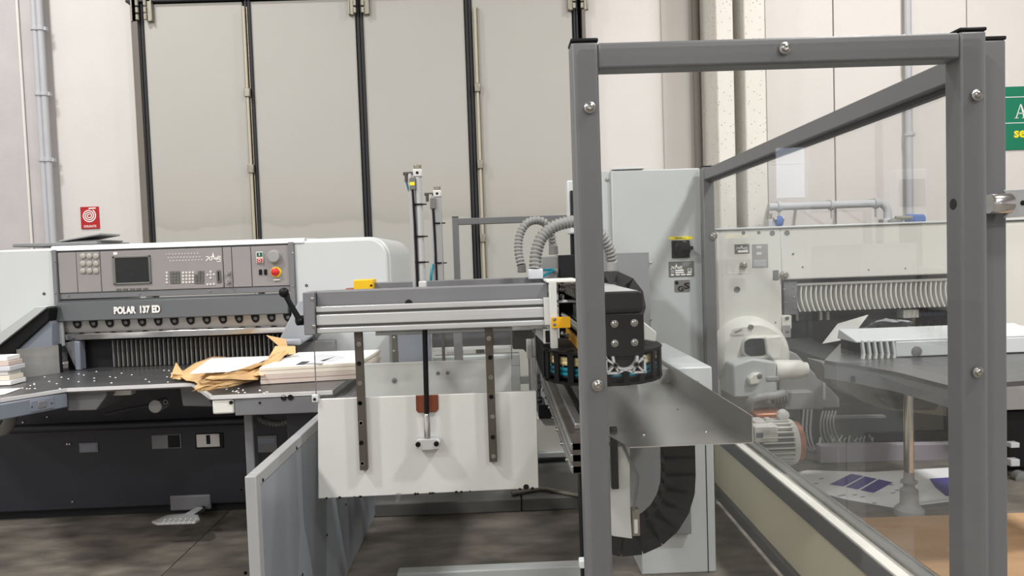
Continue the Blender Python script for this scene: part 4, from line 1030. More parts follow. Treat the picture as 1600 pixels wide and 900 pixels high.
# junction box with corrugated hoses
jb = thing('valve_box', at(870, 437, 2.95), 'grey and black box on the carriage where the corrugated hoses end', 'box')
MB().pbox(846, 400, 874, 437, 2.95, .2).build('grey_housing', M['knob'], jb, bevel=.004)
MB().pbox(873, 398, 915, 436, 2.93, .2).build('black_housing', M['darker'], jb, bevel=.004)
mb = MB().sweep(spline([at(846, 422, 2.8), at(856, 421.5, 2.85), at(866, 421, 2.92)]), .005, 8).sweep(spline([at(848, 432, 2.8), at(858, 426, 2.85), at(866, 422, 2.92)]), .006, 8)
mb.build('air_hose', M['teal'], jb)
c = at(867, 423, 2.94); MB().lathe(c, (0, -1, 0), [(0, .012), (.03, .012), (.032, .007)], 12).build('fitting', M['label'], jb)
def hose(label, pts, Dh, r, conn, cm):
    h = thing('corrugated_hose', at(*pts[0], Dh), label, 'hose', 'corrugated hoses')
    corrugated('hose', [at(a, b, Dh+.02*i) for i, (a, b) in enumerate(pts)], r, h, M['hose'])
    for (a, b, c_, d) in conn:
        x0_, x1_ = X(a, b, Dh), X(c_, b, Dh); xm_ = (x0_+x1_)/2
        MB().lathe((xm_, Dh, Z(a, d, Dh)), (0, 0, 1), [(0, (x1_-x0_)/2), (Z(a, b, Dh)-Z(a, d, Dh), (x1_-x0_)/2*.92)], 12).build('hose_connector', cm, h, bevel=.002)
    return h
hose('thick front corrugated hose curving behind the guard post', [(836, 421), (838, 395), (847, 370), (866, 354), (890, 347), (912, 347), (935, 362), (950, 385), (957, 412)], 2.8, .025, [(946, 410, 966, 424)], M['hose'])
MB().pbox(826, 420, 848.5, 436.5, 2.78, .06).build('hose_connector', mat('white_connector', (196, 200, 206), .5), [o for o in C.objects if o.name == 'corrugated_hose'][0], bevel=.004)
hose('thinner corrugated hose looping over behind the thick one', [(814, 414), (810, 392), (812, 368), (822, 350), (838, 344), (853, 350), (861, 366), (864, 384)], 3.05, .019, [(808, 414, 822, 426), (857, 384, 872, 398)], M['label'])
# white panel on a black stand behind the post
wd = thing('operator_panel', at(900, 410, 3.6), 'white operator panel on a black stand, half hidden by the guard post', 'control panel')
MB().pbox(887, 281, 935, 365, 3.6, .08).build('housing', M['machine'], wd, bevel=.008)
MB().pbox(891, 297, 931, 340, 3.592, .02).build('screen', M['screen'], wd, bevel=.003)
MB().pbox(893, 365, 922, 436, 3.62, .05).build('stand', M['black'], wd, bevel=.004)

# ================================================================== BEHIND THE HANGING PLATE
bt = thing('stack_aligner', at(700, 600, 3.7), 'grey stack aligner with roller bars seen through the clear sheet', 'machine part')
MB().pbox(622, 520, 672, 610, 3.7, .12).build('tinted_panel', M['bluegrey'], bt, bevel=.004)
MB().pbox(612.5, 508, 620.5, 570, 3.4, .03).build('rear_rail', M['darksteel'], bt, bevel=.002)
mb = MB()
for py in (528, 549): bolt(mb, at(616, py, 3.4), .008)
mb.build_each('rail_bolt', M['zinc'], bt)
MB().pbox(690, 505, 694.5, 570, 3.4, .02).build('thin_post', M['darksteel'], bt)
MB().pbox(709, 505, 722, 575, 3.6, .06).build('post', M['panelgrey'], bt, bevel=.003)
a, b = at(676, 532, 4.0), at(810, 527, 4.0); MB().cyl((a.x, 4.0, a.z), (b.x, 4.0, a.z), .05, n=18).build('roller', M['darkbase'], bt)
a = at(676, 546, 3.95); MB().box(a.x, b.x, 3.95, 4.0, a.z-.01, a.z+.008).build('roller_bar', M['plate'], bt, bevel=.002)
a = at(676, 562, 3.9); MB().box(a.x, b.x, 3.9, 4.02, a.z-.05, a.z+.01).build('shelf', M['cabinet'], bt, bevel=.003)
MB().box(a.x+.03, a.x+.09, 3.6, 4.6, a.z-.09, a.z-.05).build('shelf_arm', M['panelgrey'], bt, bevel=.003)
MB().box(a.x, b.x, 3.9, 4.0, a.z-.3, a.z-.05).build('shelf_front', M['cabinet'], bt, bevel=.003)
for lx_ in (a.x+.035,): MB().box(lx_, lx_+.05, 4.54, 4.59, 0, a.z-.09).build('leg', M['panelgrey'], bt, bevel=.003)
MB().pbox(602, 515, 676, 520, 3.9, .3).build('shelf', M['cabinet'], bt, bevel=.003)
mt = thing('drive_motor', at(820, 545, 3.3), 'black motor block with a silver cylinder beside the axis, behind the plate', 'motor')
MB().pprism([(801, 508), (842, 507), (842, 545), (823, 552), (818, 546), (801, 546)], 3.25, .15).build('motor_block', M['darker'], mt, bevel=.006)
MB().pbox(823, 531, 832, 560, 3.1, .05).build('silver_block', M['plate'], mt, bevel=.003)
MB().pbox(832.5, 530, 841, 557, 3.1, .05).build('silver_block', M['plate'], mt, bevel=.003)
a, b = at(834, 556, 3.15), at(836, 625, 3.15); MB().cyl((a.x, 3.15, b.z), (a.x, 3.15, a.z), .026, n=18).build('steel_tube', M['chrome'], mt)
lc = thing('low_cabinet', at(870, 735, 4.9), 'low white cabinet on the floor behind the lower rail', 'cabinet')
lx0, lx1 = X(800, 690, 4.9), X(960, 690, 4.9)
MB().box(lx0, lx1, 4.9, 5.4, Z(870, 706, 4.9), Z(870, 652, 4.9)).build('body', M['strip'], lc, bevel=.008)
MB().box(lx0, lx1, 4.87, 5.4, Z(870, 713, 4.9), Z(870, 705, 4.9)).build('rim', M['cabinet'], lc, bevel=.004)
MB().box(lx0+.02, lx1-.02, 4.95, 5.4, 0, Z(870, 712, 4.9)).build('plinth', M['panelgrey'], lc)
MB().pbox(842, 632, 880, 654, 4.86, .4).build('dark_tray', M['darker'], lc)
af = tag(MB().pprism([(846, 608), (851, 607), (857, 630), (860, 632), (853, 633), (850, 622), (843, 617)], 4.5, .02).build('white_bracket', M['machine'], None), 'small white bracket in the gap between hanging plate and lower rail', 'bracket')
# steps on the floor
st_ = thing('floor_plate', atz(700, 802, 0), 'low grey floor plates behind the hanging plate, near the cutter base', 'floor plate')
pz = .075; xx = [X(586, 800, 4.2), X(815, 795, 4.2), X(960, 790, 4.2)]
for k in range(2): MB().box(xx[k]+.003, xx[k+1]-.003, 4.17, 5.0, 0, pz).build('plate', M['galv'] if False else M['label'], st_, bevel=.006)
fb_ = tag(MB().box(X(621, 892, 3.3), X(940, 880, 3.3), 3.27, 3.34, 0, .055).build('floor_beam', M['cabinet'], None, bevel=.006), 'low grey bar lying on the floor at the bottom centre', 'bar')
fc = tag(MB().sweep(spline([atz(800, 772, pz+.012), atz(845, 764, pz+.012), atz(870, 768, pz+.012), atz(905, 774, pz+.012), atz(930, 772, pz+.012)]), .012, 8).build('floor_cable', M['hinge'], None), 'pale cable lying on the floor plates right of the hanging plate', 'cable')

# ================================================================== LOW FENCE PANEL at the left of the gripper
xp, yp0, yp1 = -.765, 2.19, 4.28
zp = .855
lp_ = thing('low_guard_panel', (xp, 3.2, 0), 'low grey sheet guard panel standing on the floor left of the hanging plate', 'guard panel')
MB().box(xp-.035, xp, yp0, yp0+.04, 0, zp).build('end_post', M['guardlight'], lp_, bevel=.003)
MB().box(xp-.035, xp, yp0+.04, yp1, zp-.04, zp).build('top_rail', M['guardlight'], lp_, bevel=.003)
MB().box(xp-.03, xp-.005, yp0+.04, yp1, .02, zp-.04).build('sheet', M['galv'], lp_, smooth=False)
MB().box(xp-.035, xp, yp1-.04, yp1, 0, zp-.04).build('end_post', M['guardlight'], lp_, bevel=.003)
mb = MB()
for px, py in ((377.5, 765), (384, 895)): mb.lathe(at(px, py, yp0), (0, -1, 0), [(0, .006), (.002, .006), (.002, .003), (0, .003)], 10)
for k in range(6):
    for z in (zp-.03, .35): mb.lathe((xp, yp0+.06+k*.38, z), (1, 0, 0), [(0, .006), (.003, .005), (.004, .001)], 8)
mb.build('rivets', M['black'], lp_, kind='stuff')
# far grey fence
D = 5.6
ff = thing('rear_guard_rail', at(760, 440, D), 'plain grey guard frame standing behind the gripper, before the folding door', 'guard frame')
xa, xb = X(708, 390, D), X(955, 390, D); za = Z(712, 339.5, D)
MB().box(xa, X(717.5, 390, D), D, D+.06, 0, za).build('post', M['guard'], ff, bevel=.004)
MB().box(xa, X(717.5, 390, D), D, D+.06, za, za+.006).build('post_cap', M['darker'], ff)
MB().box(X(717.5, 390, D), xb, D, D+.06, Z(800, 348.5, D), Z(800, 338.5, D)).build('top_rail', M['guard'], ff, bevel=.004)
MB().box(xb-.05, xb, D, D+.06, 0, za-.05).build('post', M['guard'], ff, bevel=.004)
MB().box(X(717.5, 390, D), xb-.05, D+.01, D+.05, .5, .56).build('bottom_rail', M['guard'], ff, bevel=.004)

# ================================================================== CONTROL CABINET, PEDESTAL, TRAY
D = 4.3
cb = thing('control_cabinet', at(1025, 700, D), 'tall pale grey control cabinet with rotary main switch', 'cabinet')
cx0, cx1 = X(944, 350, D), X(1096, 350, D); zt = Z(1020, 264, D)
MB().box(cx0, cx1, D+.03, D+.5, .02, zt).build('body', M['cabinet'], cb, bevel=.004)
dr = MB().box(X(957, 350, D), cx1-.002, D, D+.03, .15, zt-.004).build('door', M['cabinet'], cb, bevel=.006)
MB().pbox(957, 261.5, 1007, 264.5, D, .3).build('top_trim', M['machine'], cb, bevel=.003)
c = at(948.5, 280.5, D+.03); MB().lathe(c, (0, -1, 0), [(0, .012), (.006, .011), (.008, .001)], 12).build('hinge_screw', M['hinge'], cb)
MB().box(cx1, cx1+.012, D+.01, D+.4, .02, Z(1096, 350, D)).build('side_channel', M['black'], cb)
MB().pprism([(1045, 370), (1081, 369), (1083.5, 374), (1045.5, 374.5)], D-.002, .002).build('warning_label', M['yellow_print'], dr)
mb = MB()
for k in range(2): mb.pbox(1054+k*0, 370.8+k*1.3, 1066+k*6, 371.5+k*1.3, D-.0028, .001)
mb.build('label_print', M['inkdark'], dr)
sw = MB().pbox(1050, 375.5, 1078, 403, D-.012, .014).build('switch_plate', M['darker'], dr, bevel=.004)
c = at(1066, 389, D-.012); MB().lathe(c, (0, -1, 0), [(0, .05), (.012, .05), (.02, .042), (.022, .03), (.024, .001)], 24).build('rotary_switch', M['black'], sw)
MB().bar(c+Vector((-.03, -.03, 0)), c+Vector((.055, -.03, .004)), .03, .022).build('switch_grip', M['black'], sw)
lb_ = MB().pbox(1045, 408.5, 1084.5, 432.5, D-.003, .004).build('rating_plate', mat('olive_plate', (98, 100, 92), .5), dr)
peakmark(1048, 411.5, 1066.5, 422, D-.003, M['white'], lb_)
mb = MB()
for a in ((1066, 409, 1074, 415.5, 'g'),): pass
for (a, b, c_, d) in ((1055, 421.5, 1068.5, 423.6), (1055, 424.8, 1068.5, 426.8), (1074.5, 424.3, 1081, 426.3), (1048.5, 428.3, 1053, 430.5), (1056, 428.2, 1062, 430.2), (1064, 428, 1071, 430), (1073, 427.6, 1080.5, 429.8)): mb.pbox(a, b, c_, d, D-.004, .001)
mb.build('plate_fields', M['white'], lb_)
mb = MB()
for k in range(4): mb.pbox(1066.5, 409.6+k*1.7, 1081-k*2, 410.4+k*1.7, D-.004, .001)
mb.pbox(1048.5, 422, 1053, 426.5, D-.004, .001)
mb.build('plate_print', M['ink'], lb_)
text('CE', .017, .028, at(1077.8, 421.3, D-.004), M['white'], lb_, bold=.005)
g_ = MB().prism([p for p in rrect(X(1053.5, 446, D), Z(1065, 456.5, D), X(1078, 446, D), Z(1065, 437.5, D), D-.002, .008)], (0, .003, 0)).build('test_mark', M['label'], dr)
text('G', .033, .036, at(1063.5, 451, D-.003), M['black'], g_, bold=.03); text('S', .038, .036, at(1073, 446.5, D-.003), M['black'], g_, bold=.03)
c = at(1057.5, 442, D-.003); MB().lathe(c, (0, -1, 0), [(0, .011), (.001, .011), (.001, .004), (0, .004)], 14).bar(c+Vector((0, 0, -.004)), c+Vector((0, 0, .014)), .004, .002, (0, 1, 0)).build('test_emblem', M['black'], g_)
# grey sheet box in front of it
gb = thing('grey_sheet_box', at(985, 570, 3.5), 'dark grey sheet metal box behind the four-bolt axis end', 'box')
gbx = MB().pbox(930, 394.5, 1016.5, 580, 3.5, .6).build('box', M['greybox'], gb, bevel=.004)
mb = MB()
for px, py in ((1016, 411), (1017, 500)): bolt(mb, at(px+.5, py, 3.495), .007)
mb.build_each('screw', M['zinc'], gb)
# pedestal
pd_ = thing('white_pedestal', (.88, 3.7, 0), 'low white pedestal cabinet below the control cabinet, behind the tray lip', 'cabinet')
ZP = .965; yf = 3.27; px1 = X(1113.5, 620, yf); 
MB().box(.62, px1, yf, 4.2, 0, ZP).build('body', M['machine'], pd_, bevel=.006)
MB().box(px1-.04, px1-.036, yf-.002, yf+.01, 0, ZP-.35).build('door_gap', M['darker'], pd_)
MB().pbox(1085, 596, 1092, 606, yf-.004, .01).build('latch', M['darker'], pd_, bevel=.002)
gp = tag(MB().pbox(925, 690, 1079, 838, 3.235, .03).build('grey_cover_plate', M['greybox'], None, bevel=.004), 'flat grey cover plate behind the hanging chain loop', 'panel')
# tray
DT = 2.2
tr = thing('steel_tray', (.6, 2.8, .9), 'stainless steel sheet tray with an upright lip, under the axis end', 'tray')
A, B = at(990, 699, DT), at(1177, 690.5, DT); za = .898
xa0, xa1 = A.x-.012, B.x
mb = MB().box(xa0, xa1, DT, 3.45, za-.003, za)
mb.build('tray_sheet', M['traysteel'], tr, smooth=False)
MB().box(xa1-.003, xa1, DT, 3.45, za, za+.083).build('tray_lip', M['traysteel'], tr, smooth=False)
MB().prism([(xa0, DT, za), (xa0-.05, DT+.18, za-.0), (xa0-.05, 3.45, za), (xa0, 3.45, za)], (0, 0, -.003)).build('tray_wing', M['traysteel'], tr, smooth=False)
mb = MB()
for px, py in ((1006, 679), (1103, 675), (1060, 640), (1090, 616)):
    p = atz(px, py, za); mb.lathe((p.x, p.y, za), (0, 0, 1), [(0, .006), (.003, .005), (.004, .001)], 10)
mb.build_each('tray_rivet', M['zinc'], tr)
p = at(1085, 697, DT+.1); MB().lathe((p.x, p.y, za-.003), (0, 0, -1), [(0, .011), (.012, .011), (.014, .007), (.026, .007)], 8).build('tray_bolt', M['zinc'], tr)
# ================================================================== SECOND PAPER CUTTER (right, behind the clear guard)
D = 5.3
fc2 = thing('paper_cutter', (X(1370, 600, D), 5.8, 0), 'white paper cutter with a comb curtain seen through the clear guard on the right', 'paper cutter')
zt = Z(1300, 354, D); zo = Z(1350, 433, D)
xl, xo, xr0, xr1 = X(1121, 420, D), X(1222, 480, D), X(1512, 480, D), X(1680, 420, D)
MB().box(xl, xo, D, D+1.0, .12, zt).build('side_column', M['machine2'], fc2, bevel=.01)
MB().box(xr0, xr1, D, D+1.0, .12, zt).build('side_column', M['machine2'], fc2, bevel=.03, seg=4)
hd = MB().box(xo, xr0, D, D+1.0, zo, zt).build('head', M['machine2'], fc2, bevel=.01)
MB().box(xl-.01, xr1+.01, D-.02, D+1.0, zt, zt+.015).build('top_cover', M['machine'], fc2, bevel=.005)
mb = MB()
for px, py, r in ((1161.5, 364, .014), (1185.5, 363.5, .013), (1206.5, 364.5, .02), (1229.5, 364, .021), (1239, 397, .009), (1254, 417.5, .008), (1357, 421.5, .006), (1414.5, 419.5, .006), (1151.5, 452.5, .024), (1211.5, 504, .007)):
    mb.lathe(at(px, py, D), (0, -1, 0), [(-.01, r), (.002, r), (.003, r*.85), (.0005, r*.7)], 16)
mb.build_each('cover_plug', M['label'], fc2)
lp2 = MB().pbox(1148, 381.5, 1171, 396, D-.004, .006).build('rating_plate', M['label'], fc2)
peakmark(1150, 383, 1168, 390.5, D-.004, M['white'], lp2)
MB().pbox(1153, 391, 1168.5, 394.3, D-.005, .002).build('plate_field', M['white'], lp2)
lp3 = MB().pbox(1175.5, 381.5, 1200, 418, D-.004, .006).build('instruction_plate', M['knob'], fc2)
mb = MB()
for k in range(5): mb.pbox(1178, 406+k*2.2, 1197, 407+k*2.2, D-.005, .002)
for a, b in ((1186, 386), (1186, 396)): mb.pbox(a-4, b-2, a+4, b+2, D-.005, .002)
mb.build('plate_print', M['inkpale'], lp3)
c = at(1161, 415, D); MB().lathe(c, (0, -1, 0), [(0, .028), (.02, .026), (.03, .014), (.05, .012), (.052, .001)], 14).build('grease_fitting', M['hinge'], fc2)
c = at(1224.5, 430, D); MB().lathe(c, (0, -1, 0), [(0, .032), (.02, .03), (.028, .02), (.045, .016), (.046, .001)], 16).build('turn_knob', M['hinge'], fc2)
MB().pbox(1208.5, 422, 1217, 437, D-.01, .02).build('side_stop', M['label'], fc2, bevel=.003)
# dark opening and comb of fins
MB().box(xo, xr0, D+.5, D+.55, .9, zo).build('opening_back', M['darkbase'], fc2, smooth=False)
MB().pbox(1225, 440, 1246, 492, D+.03, .3).build('comb_cheek', M['panelgrey'], fc2, bevel=.004)
mb = MB()
for px, py in ((1226, 452), (1240, 450), (1241, 465), (1227, 473), (1241, 482)): bolt(mb, at(px, py, D+.03), .01)
mb.build_each('cheek_bolt', M['zinc'], fc2)
MB().box(X(1246, 445, D), xr0, D+.06, D+.12, Z(1360, 443.5, D), Z(1360, 439.5, D)).build('comb_rail', M['machine2'], fc2, bevel=.003)
MB().box(X(1246, 445, D), xr0, D+.2, D+.24, Z(1360, 478, D), Z(1360, 443, D)).build('comb_back', M['knob'], fc2)
n = 34; xa, xb = X(1249, 460, D), X(1509, 452, D)
zA, zB = Z(1360, 444, D), Z(1360, 484.5, D)
fin0 = None
for k in range(n):
    x = xa+(xb-xa)*k/(n-1)
    if fin0 is None:
        mb = MB()
        prof = [(0, 0), (-.006, .25), (-.004, .5), (.01, .8), (.026, 1)]
        P = [(x+u, D+.06, zA+(zB-zA)*v) for u, v in prof]+[(x+u+.011, D+.06, zA+(zB-zA)*v) for u, v in prof[::-1]]
        fin0 = mb.prism(P, (0, .13, 0)).build('comb_fin', M['machine2'], fc2)
    else: dup(fin0, (x-xa, 0, 0))
MB().pbox(1238, 503, 1306, 510, D+.25, .05).build('rear_bar', M['knob'], fc2)
MB().pbox(1239, 517, 1300, 519, D+.2, .05).build('rear_bar', M['knob'], fc2)
for px in (1246, 1283, 1294): MB().pbox(px-2, 487, px+2, 503, D+.22, .03).build('rear_post', M['machine2'], fc2)
MB().pbox(1412, 484, 1436, 515, D+.15, .1).build('rear_block', M['machine2'], fc2, bevel=.005)
MB().pbox(1437, 487, 1505, 522, D+.2, .1).build('rear_block', M['bluegrey'] if False else mat('navy_cover', (64, 72, 92), .5), fc2, bevel=.005)
MB().pbox(1223, 493, 1237, 514, D-.02, .1).build('column_fitting', M['machine2'], fc2, bevel=.004)
MB().pbox(1224, 508, 1236, 528, D-.03, .1).build('column_fitting', M['knob'], fc2, bevel=.006)
mb = MB()
for py in (497, 518): bolt(mb, at(1230, py, D-.03), .014)
mb.build_each('fitting_bolt', M['zinc'], fc2)
# hub cover and gear housing on the column
c = at(1168, 553, D)
MB().lathe(c, (0, -1, 0), [(0, .285), (.10, .275), (.15, .255), (.17, .23), (.172, .001)], 40).build('hub_cover', M['machine2'], fc2)
DH = D-.18
hb = MB().prism([p for p in rrect(X(1160, 545, DH), Z(1180, 560, DH), X(1207, 545, DH), Z(1180, 524, DH), DH-.06, .055, n=6)], (0, .08, 0)).build('hub_window_frame', M['machine2'], fc2, bevel=.012, seg=3)
MB().prism([p for p in rrect(X(1163.5, 545, DH-.06), Z(1180, 556, DH-.06), X(1199, 545, DH-.06), Z(1180, 529, DH-.06), DH-.066, .045, n=6)], (0, .02, 0)).build('hub_window', M['screen'], hb)
MB().pprism([(1196, 527), (1222, 524), (1224, 540), (1219, 560), (1208, 562), (1199, 553)], DH-.1, .1).build('hub_lug', M['machine2'], hb, bevel=.012)
lbx = MB().pprism([(1143.5, 515), (1163, 511), (1164, 523), (1144, 523.5)], DH-.003, .004).build('hub_label', M['key'], fc2)
MB().pprism([(1147, 519), (1159, 514), (1160, 516), (1149, 521)], DH-.005, .003).build('hub_label_mark', M['panelgrey'], lbx)
c = at(1173.5, 511, DH); MB().lathe(c, (0, -1, 0), [(-.02, .018), (.006, .018), (.006, .001)], 14).build('cover_plug', M['label'], fc2)
MB().pprism([(1218, 541), (1245, 553), (1264, 574), (1288, 598), (1312, 622), (1313, 637), (1289, 637.5), (1286, 640), (1216, 640)], D-.05, .12).build('side_gusset', M['knob'], fc2, bevel=.01)
MB().pprism([(1286, 585), (1290, 585), (1290, 624), (1286, 624)], D-.06, .02).build('gusset_edge', M['machine2'], fc2)
MB().pprism([(1146, 570), (1176, 560), (1214, 566), (1214, 588), (1216, 620), (1146, 622)], D-.35, .3).build('gear_housing', M['cabinet'], fc2, bevel=.015)
MB().pprism([(1170, 592), (1178, 584), (1190, 583), (1194, 590), (1186, 600), (1172, 602)], D-.4, .06).build('housing_lug', M['machine2'], fc2, bevel=.01)
c = at(1187, 588, D-.4); bolt(MB(), c, .02).build('housing_bolt', M['label'], fc2)
a, b = at(1210, 578, D-.3), at(1256, 577, D-.3)
MB().lathe(a, b-a, [(0, .06), (.02, .07), ((b-a).length-.03, .068), ((b-a).length, .05), ((b-a).length+.02, .05)], 22).build('servo_cylinder', M['machine2'], fc2)
MB().pbox(1197, 588, 1218, 596, D-.36, .02).build('oval_slot', M['knob'], fc2, bevel=.01)
MB().sweep(spline([at(1170, 640, D-.32), at(1174, 625, D-.36), at(1190, 620, D-.36), at(1210, 618, D-.36), at(1224, 614, D-.34)]), .03, 12).build('cable_loop', M['knob'], fc2)
mb = MB()
for k in range(5): mb.lathe(at(1207+k*4.6, 622-.3*k, D-.33), (1, 0, 0), [(0, .045), (.012, .045), (.014, .036)], 16)
mb.build('ribbed_coupling', M['label'], fc2)
MB().pbox(1226, 613, 1272, 640, D-.15, .3).build('junction_box', M['knob'], fc2, bevel=.006)
fp = MB().pbox(1180, 641, 1252, 760, D-.02, .1).build('service_frame', M['label'], fc2, bevel=.006)
MB().pbox(1203, 652, 1242, 697, D-.03, .02).build('service_window', M['darkbase'], fp, bevel=.004)
# lower body
MB().box(xo, xr0, D+.12, D+.9, .1, .93).build('lower_body', M['darker'], fc2, smooth=False)
MB().box(xo, xr1, D-.0, D+.15, .02, .3).build('plinth', M['darker'], fc2)
MB().pprism([(1282, 697), (1500, 694), (1500, 718), (1282, 724)], 4.85, .08).build('toe_plate', mat('lilac_grey_plate', (150, 143, 152), .45), fc2, bevel=.003)
MB().pprism([(1295, 651), (1384, 649.5), (1384, 653), (1295, 654.5)], 5.2, .05).build('cross_bar', M['label'], fc2)
mb = MB(); rn = random.Random(21)
for k in range(5):
    x = 1256+k*5; mb.sweep(spline([at(x+30, 642, 5.15), at(x+26, 660, 5.1), at(x+27+k, 680, 5.1), at(x+34+2*k, 697, 5.1)]), .006, 6)
for k in range(3): mb.sweep(spline([at(1256+k*6, 640, 5.1), at(1254+k*6, 675, 5.0), at(1262+k*5, 700, 4.95), at(1275+k*2, 704-k*4, 4.95), at(1282, 690-k*3, 5.0)]), .008, 6)
for k in range(12): x = 1298+k*6; mb.sweep(spline([at(x, 684+rn.uniform(-6, 4), 5.12), at(x+rn.uniform(-4, 6), 690, 5.08), at(x+rn.uniform(2, 9), 697, 5.1)]), .005, 6)
mb.build('loose_wiring', M['knob'], fc2, kind='stuff')
# parts of its right end, seen past the guard post
re = thing('machine_outlet', at(1594, 700, 4.4), 'steel and black fittings at the right edge beyond the guard post', 'machine part')
MB().pbox(1560, 515, 1640, 568, 4.4, .3).build('steel_plate', M['plate'], re, bevel=.004)
mb = MB()
for px, py in ((1592, 559), (1596, 559)): bolt(mb, at(px, py, 4.4), .012)
mb.build_each('plate_bolt', M['zinc'], re)
MB().pbox(1560, 572, 1640, 640, 4.45, .3).build('grey_box', M['knob'], re, bevel=.004)
MB().pbox(1560, 642, 1640, 730, 4.5, .3).build('dark_body', M['darker'], re, bevel=.004)
MB().pbox(1580, 692, 1593.5, 700, 4.42, .05).build('white_block', M['machine'], re, bevel=.004)
MB().pbox(1580, 718, 1594, 729, 4.42, .05).build('white_block', M['machine'], re, bevel=.004)
MB().lathe(at(1590, 746, 4.4), (0, -1, 0), [(0, .05), (.05, .05), (.06, .03)], 16).build('round_motor', M['label'], re)
MB().cyl(at(1598, 830, 4.4), at(1598, 765, 4.4), .055, n=18).box(X(1570, 832, 4.4), X(1640, 832, 4.4), 4.38, 4.6, 0, Z(1600, 822, 4.4)).build('pipe_foot', M['label'], re)

# ------------------------------------------------------------------ its air table
TB = thing('air_table', (2.4, 4.0, 0), 'grey steel feed table before the right hand cutter, on an upright leg', 'table')
outl = [tuple(atz(1335, 513, TZ).xy), atz(1288, 563, TZ).xy, atz(1325, 568, TZ).xy, atz(1400, 581, TZ).xy, atz(1485, 603, TZ).xy, (2.85, 2.95), (2.85, 5.1)]
MB().prism([(a, b, TZ-.02) for a, b in outl], (0, 0, .02)).build('table_top', M['tabletop'], TB)
E1 = [Vector((a, b, 0)) for a, b in outl[:5]]
for k in range(4):
    a, b = E1[k], E1[k+1]; n_ = Vector((b.y-a.y, a.x-b.x, 0)).normalized()
    hgt = (.06, .07, .07, .07)[k]
    MB().prism([(p.x, p.y, TZ-.02-hgt) for p in (a, b, b-n_*.03, a-n_*.03)], (0, 0, hgt)).build('apron', M['panelgrey'], TB)
MB().prism([at(1283, 566, 4.1), at(1480, 600, 4.1), at(1480, 650, 4.1), at(1380, 640, 4.1), at(1330, 618, 4.1), at(1300, 600, 4.1)], (0, .2, 0)).build('under_bracket', M['label'], TB, bevel=.006)
DL = 3.88
lx, lz = X(1420, 720, DL), 0
MB().pprism([(1382, 622), (1470, 628), (1462, 642), (1400, 640)], DL+.1, .2).build('under_bracket', M['darkbase'], TB, bevel=.006)
MB().cyl((lx, DL, .12), (lx, DL, TZ-.02), .026, n=18).build('leg', M['chrome'], TB)
MB().lathe((lx, DL, 0), (0, 0, 1), [(0, .078), (.03, .076), (.05, .055), (.06, .048), (.14, .046), (.15, .03), (.175, .03), (.178, .042), (.19, .042), (.195, .028), (.24, .026)], 22).build('leg_foot', M['knob'], TB)
MB().prism([atz(1283, 566, TZ), atz(1351, 502, TZ+.12), atz(1358, 491, TZ+.14), atz(1356, 491, TZ+.14), atz(1325, 512, TZ+.08)], (0, 0, .004)).build('angled_plate', M['plate'], TB) if False else None
ap = tag(MB().prism([at(1286, 537, 4.5), at(1310, 506, 4.6), at(1357, 492, 4.6), at(1342, 512, 4.5), at(1324, 530, 4.4)], (0, .012, 0)).build('bent_plate', M['plate'], None, bevel=.001), 'pale bent metal plate standing on the feed table behind the slotted cover', 'plate')
# slotted cover on the table
DS = 3.55
sc2 = thing('slotted_cover', atz(1430, 568, TZ), 'white slotted cover standing on the right feed table', 'cover')
x0, x1 = X(1337, 540, DS), X(1625, 540, DS); zt, zb_ = Z(1410, 517, DS), TZ+.003
z1_ = Z(1410, 533, DS)
MB().prism([(x0, DS+.18, zt), (x0, DS+.0, z1_+.01), (x0, DS-.004, z1_), (x0, DS+.2, z1_)], (x1-x0, 0, 0)).build('cover_top', M['machine'], sc2, bevel=.004)
xs0 = X(1399, 545, DS)
MB().box(xs0, x1, DS-.006, DS+.2, zb_, z1_).build('cover_front', M['machine'], sc2, bevel=.006)
MB().box(x0+.02, xs0, DS+.12, DS+.2, zb_, z1_).build('cover_back', M['darkbase'], sc2)
for k in range(6):
    a = 1346+k*9.6
    MB().pprism([(a, 532), (a+3.4, 532), (a+6.6, 553), (a+3, 553)], DS-.004, .02).build('slat', M['machine'], sc2)
    MB().pprism([(a+3, 553), (a+6.6, 553), (a+5, 563.5-.3*k*0), (a+1.4, 562)], DS-.004, .02).build('slat', M['plate'], sc2)
c = at(1432, 549, DS-.006); MB().lathe(c, (0, -1, 0), [(0, .026), (.006, .025), (.01, .012), (.011, .001)], 20).build('lock_button', M['label'], sc2)
MB().pprism([(1430, 566), (1520, 566), (1520, 580), (1440, 573)], DS+.0, .03).build('cover_skirt', M['machine2'], sc2) if False else None
# rags / paper behind it
cl = sheet(atz(1355, 522, TZ+.01), atz(1412, 520, TZ+.01), atz(1425, 505, TZ+.1), atz(1362, 505, TZ+.1), 8, .05, mat('grey_cloth', (140, 142, 146), .9), 'crumpled_cloth', None, 14, .03, .002)
tag(cl, 'crumpled grey cloth on the feed table behind the slotted cover', 'cloth')
bx = tag(MB().pprism([(1305, 489), (1322, 488), (1322, 516), (1305, 517)], 5.15, .06).build('paper_pile', M['ream2'], None, bevel=.003), 'small pale pile at the back of the right cutter opening', 'paper stack') if False else None

